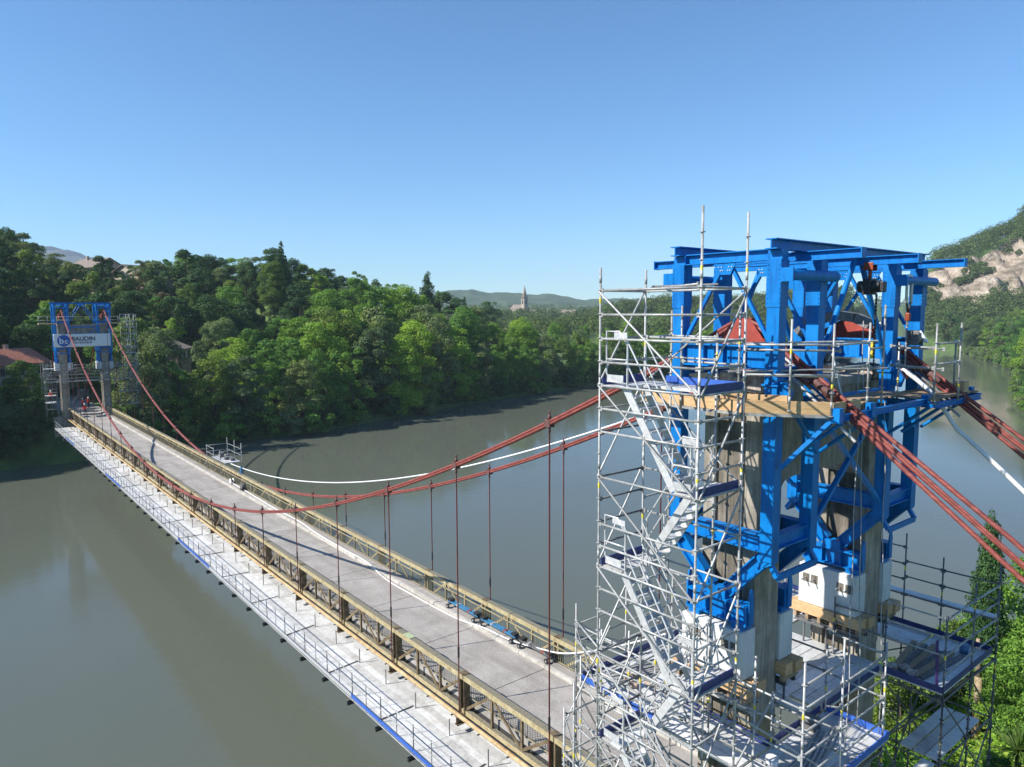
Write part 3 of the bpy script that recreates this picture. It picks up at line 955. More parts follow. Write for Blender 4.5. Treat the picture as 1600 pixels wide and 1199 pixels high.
# white concrete clamp blocks, timber packing
BLOCK_G = {1: 'clamp blocks on the stair scaffold tower', -1: 'clamp blocks on the banner tower'}
def clamp_block(x0, y, out, label, group, rods=True):
    t = thing('concrete_block', label, 'concrete block', (x0, y, 6.5), group)
    box('block', t, (x0 - .84, y - .30, 6.5), (x0 + .88, y + .30, 7.705), M['concrete_new'], bev=0.03)
    if rods:
        for cx in (-0.52, 0.52):
            for k in (-0.13, 0.13):
                yy = y + out * .303
                box('pocket_plate', t, (x0 + cx + k - .105, min(yy, yy - out * .02), 7.16), (x0 + cx + k + .105, max(yy, yy - out * .02), 7.42), M['concrete_dark'])
                tube('tie_rod', t, (x0 + cx + k, y + out * .30, 7.29), (x0 + cx + k, y + out * .58, 7.29), 0.020, M['galv'], 8)
    return t
def timber_beam(lo, hi, label, group):
    o = box('timber_beam', None, lo, hi, M['timber'], bev=0.012)
    return tag(o, label, 'timber', group)
x0 = TOWERS[0][0]
side_name = {1: 'pylon beside the stairs', -1: 'pylon across the roadway'}
for s in (1, -1):
    for d in (FDY, -FDY):
        where = 'outer' if s * d > 0 else 'roadway'
        clamp_block(x0, s * PYL_Y + d, 1 if d > 0 else -1, f'white concrete block with tie rods, {where} face of the {side_name[s]}', 'white clamp blocks of the near tower')
        yy = s * PYL_Y + d
        timber_beam((x0 - 1.12, yy - .36, 6.19), (x0 + 1.08, yy - .02, 6.492), f'pale timber bearer under the {where} concrete block of the {side_name[s]}', 'timber bearers')
        timber_beam((x0 - 1.06, yy + .02, 6.19), (x0 + 1.14, yy + .36, 6.492), f'pale timber bearer under the {where} concrete block of the {side_name[s]}', 'timber bearers')
        tr = thing('support_trestle', f'shade-darkened trestle under the {where} timber bearers of the {side_name[s]}', 'trestle', (x0, yy, 5.26), 'trestles under the bearers')
        for k in range(6):  # dark joists, sills and props stand in for the shadow under the bearers
            xx = x0 - .95 + k * .38
            box('joist', tr, (xx - .05, yy - .34, 6.02), (xx + .05, yy + .34, 6.186), M['timber_old'])
        for dy in (-.22, .22):
            ibeam('sill_beam', tr, (x0 - 1.0, yy + dy, 5.95), (x0 + 1.0, yy + dy, 5.95), .12, .136, M['galv_dark'])
            for k in (-.7, 0, .7):
                tube('prop', tr, (x0 + k, yy + dy, 5.262), (x0 + k, yy + dy, 5.88), .03, M['galv_dark'], 8)
x0 = TOWERS[1][0]
for s in (1, -1):
    for d in (FDY, -FDY):
        nm = {1: 'left-bank upstream', -1: 'downstream'}
        clamp_block(x0, s * PYL_Y + d, 1 if d > 0 else -1, 'white concrete block clamped to a pylon of the banner tower', 'white clamp blocks of the banner tower', False)
# ------------------------------------------------------------------ scaffolding
def std_mesh(n2, mat):
    """standard with a rosette every half metre; n2 = number of half metres"""
    def mk():
        def fn(bm):
            add_tube(bm, (0, 0, 0), (0, 0, n2 * 0.5), 0.0245, 8)
            for k in range(n2):
                z = k * 0.5 + 0.02
                add_tube(bm, (0, 0, z), (0, 0, z + 0.012), 0.058, 8)
            for k in range(0, n2, 4):
                z = k * 0.5 + 0.18
                add_tube(bm, (0, 0, z), (0, 0, z + 0.16), 0.0285, 8)
        return bm_mesh('standard', fn)
    return cached(('std', n2, mat.name), mk)

def led_mesh(Lm, mat):
    def mk():
        def fn(bm):
            add_tube(bm, (0, 0, 0.05), (0, 0, Lm - 0.05), 0.0242, 8)
            for z0, z1 in ((0.025, 0.085), (Lm - 0.085, Lm - 0.025)):
                add_box(bm, (-.018, -.045, z0), (.018, .045, z1))
        return bm_mesh('ledger', fn)
    return cached(('led', round(Lm, 2), mat.name), mk)

class Scaf:
    def __init__(self, t, mat):
        self.t, self.mat, self.n = t, mat, 0
    def std(self, x, y, z0, z1, mat=None, mark=True):
        mat = mat or self.mat
        n2 = max(1, int(round((z1 - z0) * 2)))
        o = link('standard', std_mesh(n2, mat), mat, self.t, Matrix.Translation((x, y, z0)))
        if mark:
            z = z1 - RNG.choice((0.75, 1.2, 1.7))
            while z > z0 + 0.2:
                tube('paint_mark', o, (x, y, z), (x, y, z + 0.12), 0.0258, M['tag'], 8)
                z -= 4.0
        return o
    def led(self, p0, p1, mat=None):
        mat = mat or self.mat
        mm, L_ = frame_z(p0, p1)
        return link('ledger', led_mesh(L_, mat), mat, self.t, mm)
    def diag(self, p0, p1, mat=None):
        p0, p1 = Vector(p0), Vector(p1)
        return tube('diagonal_brace', self.t, p0, p1, 0.0225, mat or self.mat, 8)
    def plank(self, x0, x1, y0, y1, z, mat=None):
        o = box('plank', self.t, (x0 + .008, y0 + .008, z - .065), (x1 - .008, y1 - .008, z), mat or M['plank'])
        return o
    def deck(self, x0, x1, y0, y1, z, along='x', w=0.32, seg=2.57):
        a0, a1, b0, b1 = (x0, x1, y0, y1) if along == 'x' else (y0, y1, x0, x1)
        nb = max(1, round((b1 - b0) / w)); na = max(1, round((a1 - a0) / seg))
        for i in range(nb):
            for j in range(na):
                ba, bb = b0 + (b1 - b0) * i / nb, b0 + (b1 - b0) * (i + 1) / nb
                aa, ab = a0 + (a1 - a0) * j / na, a0 + (a1 - a0) * (j + 1) / na
                dz = RNG.uniform(-.008, .008)
                if along == 'x':
                    self.plank(aa, ab, ba, bb, z + dz)
                else:
                    self.plank(ba, bb, aa, ab, z + dz)
    def toe(self, p0, p1, z, mat, h=0.15):
        p0, p1 = Vector((*p0, z + h / 2)), Vector((*p1, z + h / 2))
        o = bar('toe_board', self.t, p0, p1, 0.03, h, mat)
        return o

def guard_gate(sc, pts_fn, label='stair_guard'):
    pass

# --- stair tower
SX0, SX1, SY0, SY1 = -2.2, 0.37, 5.775, 7.225
st = thing('stair_scaffold', 'tall galvanised scaffold stair tower with zigzag aluminium flights beside the blue frame', 'scaffold', (-0.9, 6.5, -0.55))
S = Scaf(st, M['galv'])
for (x, y, zt) in ((SX1, SY1, 16.2), (SX0, SY1, 17.2), (SX0, SY0, 17.2), (SX1, SY0, 16.2)):
    S.std(x, y, 0.2 - 0.5, zt)
    box('base_plate', st, (x - .08, y - .08, -0.55), (x + .08, y + .08, -0.535), M['galv'])
    tube('base_jack', st, (x, y, -0.535), (x, y, -0.28), 0.02, M['galv'], 8)
Z0 = 13.70
lev = [Z0 + 2.02, Z0 + 1.51, Z0 + 1.0, Z0 + .5, Z0] + [Z0 - .5, Z0 - 1.0, Z0 - 2.0] + [Z0 - 3.04, Z0 - 3.53, Z0 - 4.0, Z0 - 4.5, Z0 - 5.0, Z0 - 6.0, Z0 - 7.0, Z0 - 7.5, Z0 - 8.0, Z0 - 9, Z0 - 10]
for z in lev:
    S.led((SX1, SY1, z), (SX0, SY1, z))
for z in [Z0 + 2.02, Z0 + 1.0, Z0, Z0 - 2, Z0 - 4, Z0 - 6, Z0 - 8, Z0 - 10, Z0 - 3, Z0 - 5.5]:
    S.led((SX1, SY0, z), (SX0, SY0, z))
for z in [Z0 + 2.02, Z0 - .5, Z0 - 1, Z0 - 2, Z0 - 2.5, Z0 - 3, Z0 - 3.5, Z0 - 4.0, Z0 - 6, Z0 - 7, Z0 - 7.5, Z0 - 8, Z0 + .5, Z0 + 1, Z0]:
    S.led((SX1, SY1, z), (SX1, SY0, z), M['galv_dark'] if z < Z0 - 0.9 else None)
for z in [Z0 + 2.02, Z0 + 1.51, Z0 + 1, Z0 + .5, Z0, Z0 - .5, Z0 - 1, Z0 - 1.5, Z0 - 2, Z0 - 3.0, Z0 - 4, Z0 - 5, Z0 - 5.5, Z0 - 6, Z0 - 7, Z0 - 8]:
    S.led((SX0, SY1, z), (SX0, SY0, z))
ye = SY1 + 0.05
for k in range(-1, 6):
    z = Z0 - 2 * k
    S.diag((SX1, ye, z), (SX0, ye, z - 2))
for k in range(-1, 6):
    z = Z0 - 2 * k
    S.diag((SX1 + .05, SY1, z - 2), (SX1 + .05, SY0, z))
    S.diag((SX0 - .05, SY1, z - 2), (SX0 - .05, SY0, z))
    if k % 2:
        S.diag((SX0, SY0 - .05, z), (SX1, SY0 - .05, z - 2))
    else:
        S.diag((SX1, SY0 - .05, z), (SX0, SY0 - .05, z - 2))
ym = (SY0 + SY1) / 2
A_ = M['alu']
def flight(y0, y1, xt, xb, zt):
    """aluminium flight from (xt, zt) down two metres to xb"""
    zb = zt - 2.0
    f = bar('stair_stringer', st, (xt, y1 - .03, zt - .02), (xb, y1 - .03, zb + .02), 0.035, 0.17, A_)
    bar('stair_stringer', st, (xt, y0 + .03, zt - .02), (xb, y0 + .03, zb + .02), 0.035, 0.17, A_)
    n = 9
    for i in range(1, n):
        u = i / n
        x = xt + (xb - xt) * u; z = zt - 2.0 * u
        box('tread', st, (x - .12, y0 + .05, z - .015), (x + .12, y1 - .05, z + .02), A_)
    for y in (y0 + .03, y1 - .03):
        for h in (0.52, 1.0):
            tube('handrail', st, (xt, y, zt + h), (xb, y, zb + h), 0.019, A_, 8)
        for u in (0.03, 0.97):
            x = xt + (xb - xt) * u; z = zt - 2 * u
            tube('rail_post', st, (x, y, z), (x, y, z + 1.0), 0.019, A_, 8)
for k in range(5):
    zt = Z0 + .02 - 2 * k
    if k % 2 == 0:
        flight(ym + .03, SY1 - .06, SX1 - .66, SX0 + .62, zt)
    else:
        flight(SY0 + .06, ym - .03, SX0 + .62, SX1 - .66, zt)
for k in range(6):
    z = Z0 + .02 - 2 * k
    xa, xb = (SX1 - .64, SX1 - .03) if k % 2 == 0 else (SX0 + .03, SX0 + .60)
    S.deck(xa, xb, SY0 + .05, SY1 - .05, z, 'y', 0.31, 3)
    xe = SX1 - .05 if k % 2 == 0 else SX0 + .05
    S.toe((xe, SY0 + .03), (xe, SY1 - .03), z, M['blue_dark'], 0.16)
    # rounded tube guard at the landing edge
    def fg(bm, k=k, z=z):
        if k % 2 == 0:
            x0_, x1_, y = SX1 - .10, SX1 - .70, SY1 - .10
        else:
            x0_, x1_, y = SX0 + .10, SX0 + .66, SY1 - .10
        d = 1 if x1_ > x0_ else -1
        add_path(bm, [(x1_, y, z + .05), (x1_, y, z + .85), (x1_ - d * .12, y, z + 1.0), (x1_ - d * .24, y, z + 1.14), (x0_, y, z + 1.14), (x0_, y, z + .25), (x0_ + d * .12, y, z + .08), (x1_, y, z + .05)], 0.021, 7)
        add_path(bm, [(x0_, y, z + .55), (x1_, y, z + .55)], 0.019, 7)
        add_box(bm, (min(x0_, x1_) + .02, y - .01, z + 1.0), (max(x0_, x1_) - .22, y + .01, z + 1.12))
        add_box(bm, (min(x0_, x1_) + .12, y - .01, z + .06), (max(x0_, x1_) - .02, y + .01, z + .22))
    built('stair_guard', st, A_, fg)
# top deck linking the stair to the timber platform
S.deck(SX0 + .05, SX1 - .66, SY0 + .05, ym - .04, Z0 + .02, 'x', 0.32, 2)
S.toe((SX1 - .66, SY0 + .04), (SX0, SY0 + .04), Z0 + .02, M['blue_toe'], 0.15)
S.toe((SX0 + .02, SY0), (SX0 + .02, SY1), Z0 + .02, M['blue_dark'], 0.16)
# hand rails lapping at the head
S.led((SX1 - .4, SY0 - .08, Z0 + 2.09), (SX0 + .2, SY1 - .2, Z0 + 2.09))
tube('scaffold_tube', st, (SX1 + .0, SY0 - .2, Z0 + 2.13), (SX0 + .8, SY0 - .2, Z0 + 2.13), 0.024, M['galv_dark'], 8)
# ladder of extra inner standards seen behind the stair
for (x, y, z0, z1) in ((SX1 + .05, SY0 - 1.0, 5.3, 15.3), (SX0 + 1.28, SY0 - .9, 5.3, 15.0)):
    S.std(x, y, z0, z1)
for z in (Z0 + .5, Z0 + 1.0, 11.0, 9.0, 7.0):
    S.led((SX1 + .05, SY0 - 1.0, z), (SX0 + 1.28, SY0 - .9, z))
    S.led((SX1, SY0, z), (SX1 + .05, SY0 - 1.0, z))

# --- work platform round the pylons
PZ = 5.25
wp = thing('work_platform', 'broad scaffold work platform of perforated steel planks with blue toe boards below the concrete blocks', 'scaffold', (-0.3, 0, -0.55))
W_ = Scaf(wp, M['galv'])
XA, XB = -3.5, 3.1
holes = [(-1.85, 1.25, s * PYL_Y - 1.3, s * PYL_Y + .95) for s in (1, -1)]
def wdeck(x0, x1, y0, y1, along='y', seg=2.57):
    W_.deck(x0, x1, y0, y1, PZ, along, 0.32, seg)
# strips running across the bridge
wdeck(1.3, XB, -5.3, 5.1)
wdeck(-1.0, 1.28, -1.6, 1.6)
for s in (1, -1):
    ya, yb = sorted((s * 3.95, s * 5.2))
    wdeck(-1.9, 1.28, ya, yb, 'x', 3.2)
    ya, yb = sorted((s * 1.62, s * 2.05))
    wdeck(-1.9, 1.28, ya, yb, 'x', 3.2)
    wdeck(-1.10 + .02, -1.06 + .02 + .3, s * 2.9 - .8, s * 2.9 + .8) if False else None
wdeck(XA, -1.95, 1.45, 5.1)
wdeck(XA, -1.95, -5.3, -1.7)
wdeck(-1.93, -1.02, -1.6, 1.45, 'y', 3.1)
BT, BD = M['blue_toe'], M['blue_dark']
for p0, p1, mt in [((XB, 5.1), (XB, -5.3), BD), ((XB - .03, 5.12), (0.5, 5.12), BT), ((XA, 5.1), (XA, 1.45), BT), ((XA, -1.7), (XA, -5.3), BD), ((XA, -1.68), (-1.95, -1.68), BD),
                   ((XA, -5.32), (XB, -5.32), BD), ((-1.90, 3.9), (-1.90, 1.6), BD), ((-1.90, 3.92), (1.2, 3.92), BD), ((XA, 1.43), (-1.95, 1.43), BT), ((XA + .4, 5.14), (-2.3, 5.14), BT),
                   ((-1.90, -1.62), (-1.90, 1.43), BD)]:
    W_.toe(p0, p1, PZ + .004, mt, 0.16)
# standards and guard rails
posts = [(-3.45, 5.3, 8.35), (-3.45, 3.7, 8.35), (-3.45, 1.65, 7.65), (-3.5, -1.75, 7.35), (-3.5, -3.7, 7.75), (-3.55, -5.45, 7.9), (-2.05, -5.4, 7.7), (-0.95, -5.4, 8.2), (1.2, -5.4, 7.7), (3.15, -5.4, 7.7),
         (3.15, 5.2, 7.4), (3.15, 3.2, 7.3), (3.15, 1.1, 7.3), (3.15, -1.0, 7.3), (3.15, -3.2, 7.3), (-1.98, 1.5, 7.0), (-1.98, -1.75, 7.0), (-1.95, 3.9, 6.6), (1.25, 5.2, 7.3), (-0.6, 1.5, 7.0), (-.6, -1.6, 7.0)]
for x, y, z in posts:
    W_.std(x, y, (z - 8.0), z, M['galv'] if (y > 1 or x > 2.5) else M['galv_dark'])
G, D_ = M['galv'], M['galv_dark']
def rails(a, b, zs, mat=None, x=None):
    for z in zs:
        W_.led((a[0], a[1], z), (b[0], b[1], z), mat)
rails((-3.45, 5.3), (-3.45, 3.7), (7.85, 7.35, 6.85, 6.35, 5.85))
rails((-3.45, 3.7), (-3.45, 1.65), (7.35, 6.8, 6.3, 5.75))
rails((-3.45, 3.7), (-1.95, 3.9), (6.3, 5.8), M['galv'])
rails((-3.45, 5.3), (-1.3, 5.3), (7.35, 6.85, 6.3, 5.8))
rails((-3.45, 1.65), (-1.98, 1.5), (7.35, 6.8, 6.3), None)
rails((-1.98, 1.5), (-.6, 1.5), (6.8, 6.3), D_)
rails((-3.5, -1.75), (-3.5, -3.7), (7.25, 6.75, 6.25, 5.75), None)
rails((-3.5, -3.7), (-3.55, -5.45), (7.25, 6.75, 6.25, 5.75), None)
rails((-3.55, -5.45), (-2.05, -5.4), (7.3, 6.8, 6.2), D_)
rails((-2.05, -5.4), (-.95, -5.4), (7.3, 6.8, 6.2), D_)
rails((-.95, -5.4), (1.2, -5.4), (7.75, 7.2, 6.7, 6.2), D_)
rails((1.2, -5.4), (3.15, -5.4), (7.2, 6.7, 6.2), D_)
rails((-3.5, -1.75), (-1.98, -1.75), (7.25, 6.75, 6.25), None)
rails((-1.98, -1.75), (-.6, -1.6), (6.75, 6.25), D_)
for a, b in zip([(3.15, 5.2), (3.15, 3.2), (3.15, 1.1), (3.15, -1.0), (3.15, -3.2)], [(3.15, 3.2), (3.15, 1.1), (3.15, -1.0), (3.15, -3.2), (3.15, -5.4)]):
    rails(a, b, (6.3, 5.8, 6.8), None)
rails((3.15, 5.2), (1.25, 5.2), (6.8, 6.3, 5.8), None)
rails((1.25, 5.2), (-.6, 5.25), (6.3, 5.8), None)
# legs, ledgers and braces below the platform
legs = [(-3.45, 5.3), (-3.45, 3.7), (-3.45, 1.65), (-3.5, -1.75), (-3.5, -3.7), (-3.55, -5.45), (-2.05, -5.4), (1.2, -5.4), (3.15, -5.4), (3.15, 5.2), (1.25, 5.2), (-1.98, 1.5), (-1.98, -1.75), (-1.98, -3.7), (-1.98, 3.8), (1.25, 1.5), (1.25, -1.75)]
for x, y in legs:
    g = float(ground_h(x, y))
    if abs(x) < 2.3 and abs(y) < 2.4:
        continue
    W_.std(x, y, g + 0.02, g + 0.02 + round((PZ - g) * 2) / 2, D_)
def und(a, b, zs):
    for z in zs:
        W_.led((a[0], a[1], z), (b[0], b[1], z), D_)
for a, b in ((legs[0], legs[1]), (legs[1], legs[2]), (legs[3], legs[4]), (legs[4], legs[5]), (legs[5], legs[6]), (legs[3], (-1.98, -1.75)), (legs[4], (-1.98, -3.7)), (legs[6], (-1.98, -3.7)), ((-1.98, -1.75), (-1.98, -3.7)), (legs[2], (-1.98, 1.5)), (legs[9], legs[10]), (legs[6], legs[7])):
    und(a, b, (5.0, 3.2, 1.2))
    W_.diag((a[0], a[1], 5.0), (b[0], b[1], 3.2), D_)
    W_.diag((b[0], b[1], 3.2), (a[0], a[1], 1.2), D_)
# planks of a lower lift at the roadway side
for (xa, xb) in ((-3.42, -3.10), (-2.75, -2.43)):
    W_.plank(xa, xb, -4.9, -1.9, 3.28)
W_.plank(-3.08, -2.78, -4.9, -1.9, 3.27)
W_.plank(-3.42, -3.1, -1.7, 1.6, 3.26)
W_.plank(-3.45, -0.9, -5.85, -5.5, 6.22)
W_.plank(-0.9, 1.6, -5.85, -5.5, 6.21)
# bays stepping down at the stair corner
for (x, y, z0, z1) in ((1.95, 6.2, 0.0, 6.6), (1.75, 6.95, 0.0, 5.6), (1.15, 7.2, 0.0, 6.5), (1.6, 5.9, 0, 7.5)):
    W_.std(x, y, z0 - .3, z1)
for z in (5.9, 4.9, 3.9):
    W_.led((1.75, 6.95, z - .4), (SX1, SY1, z - .4)); W_.led((1.75, 6.95, z - .4), (1.75, 5.2, z - .4)); W_.led((1.95, 6.2, z), (SX1, 6.2, z))
for z in (7.0, 6.5, 6.0, 5.5, 4.5):
    W_.led((3.15, 5.2, z - .1), (SX1, SY0, z - .1) if False else (1.6, 5.9, z - .1))
    W_.led((1.6, 5.9, z), (SX1, SY0, z))
W_.diag((1.75, 6.95, 5.5), (SX1, SY1, 3.5)); W_.diag((1.75, 6.95, 3.5), (SX1, SY1, 5.5)); W_.diag((1.9, 5.2, 7.2), (1.8, 6.9, 5.2))
# dense tubing round the stair foot and along the platform edges
for (x, y, z0, z1) in ((-1.0, 5.2, 2.0, 7.6), (-2.3, 5.2, 1.5, 8.0), (0.4, 5.2, 2.0, 7.5), (2.2, 5.2, 2.0, 7.2), (-3.45, 6.6, 1.0, 6.4), (-3.45, 7.3, 1.0, 5.9)):
    W_.std(x, y, z0, z1)
for z in (7.2, 6.7, 6.2, 5.7, 4.7, 4.2, 3.7):
    W_.led((-2.3, 5.2, z), (-1.0, 5.2, z)); W_.led((-1.0, 5.2, z), (0.4, 5.2, z))
    if z < 7: W_.led((0.4, 5.2, z + .05), (2.2, 5.2, z + .05))
for z in (6.0, 5.4, 4.4, 3.4):
    W_.led((-3.45, 5.3, z), (-3.45, 6.6, z)); W_.led((-3.45, 6.6, z), (SX0, SY1 - .5, z)); W_.led((-3.45, 7.3, z - .2), (SX0, SY1, z - .2))
for p0, p1 in (((-2.3, 5.25, 7.4), (-1.0, 5.25, 5.4)), ((-1.0, 5.25, 5.4), (0.4, 5.25, 7.2)), ((-3.4, 5.3, 5.4), (-3.4, 7.3, 3.6)), ((-3.4, 6.6, 5.9), (-2.2, 7.2, 4.2)), ((0.4, 5.25, 4.8), (2.2, 5.25, 3.2)), ((2.2, 5.3, 5.2), (3.1, 5.3, 6.9)),
               ((-3.45, 3.7, 5.2), (-2.2, 5.8, 6.9)), ((3.1, 5.2, 6.9), (3.1, 3.2, 5.4)), ((-1.98, 1.5, 5.4), (-3.4, 3.7, 6.8)), ((SX0, 5.8, 5.6), (SX0, 4.2, 6.8))):
    W_.diag(p0, p1)
def loose_tube(i, p0, p1, label):
    o = tube('loose_tube', None, p0, p1, .024, M['galv'], 8)
    tag(o, label, 'tube', 'loose tubes on the platform')
for i in range(7):
    loose_tube(i, (2.85 - .09 * i, 4.6 - .2 * (i % 2), PZ + .035), (2.3 - .11 * i, 1.9 + .15 * (i % 3), PZ + .035), 'loose scaffold tube lying on the platform beside the stair tower')
for i in range(5):
    loose_tube(i, (-3.3 + .1 * i, 4.7, PZ + .035), (-2.6 + .08 * i, 2.0 + .1 * i, PZ + .035), 'loose scaffold tube lying on the sunlit platform next to the roadway')
def bucket(x, y, mat, label):
    o = built('bucket', None, mat, lambda bm: (add_tube(bm, (x, y, PZ + .01), (x, y, PZ + .28), .11, 14, .14)))
    tag(o, label, 'bucket')
bucket(2.0, 2.6, M['black'], 'black bucket standing on the platform by the stair tower')
bucket(-2.4, 4.6, M['white'], 'white bucket standing on the sunlit platform corner')
bucket(-3.0, -4.6, M['cyan'], 'blue bucket on the platform corner across the roadway')
for i, (x, y, w_, d_, h_, mt_, lb) in enumerate(((1.9, 0.6, .5, .35, .3, 'grey_box', 'grey tool chest on the platform between the pylons'), (2.4, -1.6, .6, .4, .35, 'blue_toe', 'blue tool chest on the platform between the pylons'), (-2.3, 2.3, .4, .3, .22, 'grey_box', 'small grey tool box on the sunlit platform'))):
    t_ = thing('tool_chest', lb, 'tool chest', (x, y, PZ))
    box('body', t_, (x, y, PZ + .006), (x + w_, y + d_, PZ + h_), M[mt_], bev=.015)
    box('lid', t_, (x - .01, y - .01, PZ + h_ + .002), (x + w_ + .01, y + d_ + .01, PZ + h_ + .05), M[mt_], bev=.01)
# things lying on the platform
def loose_plank(i, x, y, ang, L_, mat, label, group):
    mm = Matrix.Translation((x, y, PZ + .03 + .05 * i)) @ Matrix.Rotation(ang, 4, 'Z')
    o = link('loose_board', bbox_mesh((0.16, L_, 0.045), 0.006).copy(), mat, None, mm)
    tag(o, label, 'board', group)
for i in range(6):
    loose_plank(i % 2, -2.95 + i * 0.19, -3.2 + 0.1 * (i % 3), 0.05 * (i - 2), 2.3, M['timber_old'] if i % 2 else M['grey_box'], 'weathered board lying on the platform corner beyond the roadway', 'loose boards on the platform')
def rubble(i, x, y):
    me = bm_mesh('rubble', lambda bm: bmesh.ops.create_icosphere(bm, subdivisions=2, radius=0.16))
    r_ = random.Random(i)
    for v in me.vertices:
        v.co *= 1 + 0.28 * math.sin(v.co.x * 31 + i) * math.cos(v.co.y * 27 + i) + r_.uniform(-.12, .12)
        v.co.z *= 0.6
    o = link('rubble_sack', me, M['masonry'], None, Matrix.Translation((x, y, PZ + .09)))
    tag(o, 'lump of broken concrete lying on the scaffold platform', 'rubble', 'lumps of rubble')
for i, (x, y) in enumerate([(-2.6, -2.05), (-2.35, -2.2), (-2.1, -2.0), (1.9, 4.3), (1.6, 3.9), (2.2, 4.1)]):
    rubble(i, x, y)
ph = thing('purple_trestle', 'small purple steel trestle standing on the platform corner', 'trestle', (-3.2, -2.0, PZ))
for y in (-2.05, -1.95):
    tube('leg', ph, (-3.25, y, PZ), (-3.2, y, PZ + 1.25), 0.022, M['purple'], 8)
bar('crosspiece', ph, (-3.22, -2.06, PZ + .8), (-3.22, -1.94, PZ + .8), 0.04, 0.04, M['purple'])

# --- timber platform at the head of the tower
tp = thing('timber_platform', 'timber boarded access platform with pale fascia boards hung on the blue frame', 'platform', (-0.3, 0, 13.0))
T_ = Scaf(tp, M['galv'])
TZ = 13.18
def boards(x0, x1, y0, y1, z, mat):
    n = max(1, round((y1 - y0) / 0.2))
    for i in range(n):
        ya, yb = y0 + (y1 - y0) * i / n, y0 + (y1 - y0) * (i + 1) / n
        box('board', tp, (x0 + RNG.uniform(-.05, .05), ya + .006, z - .04), (x1 + RNG.uniform(-.05, .05), yb - .006, z + RNG.uniform(-.004, .004)), mat)
boards(-1.3, 1.5, 3.92, 4.42, TZ, M['timber'])
boards(-2.75, -1.86, 1.6, 3.35, TZ, M['timber'])
boards(-2.6, -1.9, -1.0, 1.4, TZ, M['timber_old'])
boards(-3.15, -1.85, -4.0, -1.05, TZ - .12, M['timber_old'])
bar('fascia_board', tp, (1.55, 4.47, 13.17), (-1.36, 4.47, 13.17), 0.045, 0.26, M['timber'])
bar('fascia_board', tp, (-1.38, 4.46, 13.18), (-2.80, 3.42, 13.18), 0.045, 0.28, M['timber'])
bar('fascia_board', tp, (-2.82, 3.40, 13.17), (-2.84, 2.2, 13.17), 0.045, 0.26, M['timber'])
bar('edge_channel', tp, (1.55, 4.49, 13.005), (-1.37, 4.49, 13.005), 0.09, 0.06, M['galv'])
bar('edge_channel', tp, (-1.40, 4.47, 13.005), (-2.83, 3.43, 13.005), 0.09, 0.06, M['galv'])
bar('spare_board', tp, (-0.6, 4.25, 13.33), (-2.1, 3.95, 13.36), 0.05, 0.16, M['timber'])
for (p0, p1) in (((-2.95, 3.4, 12.98), (-2.95, -1.0, 12.98)), ((-3.2, -1.05, 12.90), (-3.2, -4.05, 12.90)), ((-1.85, -1.02, 12.92), (-3.2, -1.02, 12.92)), ((-1.85, -4.05, 12.92), (-3.2, -4.05, 12.92))):
    ibeam('bearer', tp, p0, p1, 0.11, 0.14, M['blue'])
for y in (3.3, 2.0, -1.5, -2.6, -3.9):
    tube('knee_brace', tp, (-3.0, y, 12.88), (-1.8, y * 0.98, 11.9), 0.045, M['blue'], 10)
for y, z in ((3.4, 13.0), (1.9, 13.0), (-1.1, 12.95), (-4.0, 12.95)):
    box('post_shoe', tp, (-3.03, y - .09, z - .12), (-2.87, y + .09, z + .20), M['blue'])
bar('knee_brace', tp, (-1.84, 3.7, 11.75), (-2.85, 3.4, 12.95), 0.09, 0.10, M['blue'], up=(0, 1, 0))
bar('knee_brace', tp, (-1.84, 3.2, 13.0), (-1.84, 2.1, 11.9), 0.07, 0.09, M['blue'], up=(1, 0, 0))
for x, y, z0, z1 in ((-2.85, 3.5, 13.0, 14.8), (-2.85, 1.88, 13.0, 14.9), (-3.25, -0.75, 12.95, 14.95), (-3.3, -2.15, 12.95, 14.95), (-2.5, -4.1, 12.95, 14.6), (-2.2, -1.2, 12.95, 14.6), (-2.6, .6, 12.9, 15.4), (-2.2, 4.05, 13.1, 15.1), (0.3, 4.55, 12.9, 15.3), (-1.3, 4.6, 12.9, 15.3)):
    T_.std(x, y, z0, z1)
for a, b, zs in (((-2.85, 3.5), (-2.85, 1.88), (14.55, 14.05)), ((-1.4, 4.62), (-2.95, 3.42), (14.55, 13.9)), ((-1.2, 4.3), (-2.95, 3.3), (14.42, 13.86)), ((-2.85, 1.88), (-2.6, .6), (14.4, 13.95)), ((-2.2, -1.2), (-3.3, -1.25), (14.3, 13.8)),
                 ((-3.25, -.75), (-3.3, -2.15), (14.45, 13.95)), ((-3.3, -2.15), (-2.5, -4.1), (14.4, 13.85)), ((.3, 4.55), (-1.3, 4.6), (14.6, 14.1)), ((-2.0, -1.1), (-3.25, -.75), (14.35, 13.85))):
    for z in zs:
        T_.led((*a, z), (*b, z))
for p0, p1 in (((-1.1, 4.75, 14.56), (-2.9, 1.6, 14.58)), ((-1.1, 4.7, 13.94), (-3.1, 1.4, 13.96))):
    tube('scaffold_tube', tp, p0, p1, 0.024, M['galv'], 8)
box('site_lamp', tp, (-3.15, -3.3, 13.08), (-2.9, -3.0, 13.36), M['timber'])

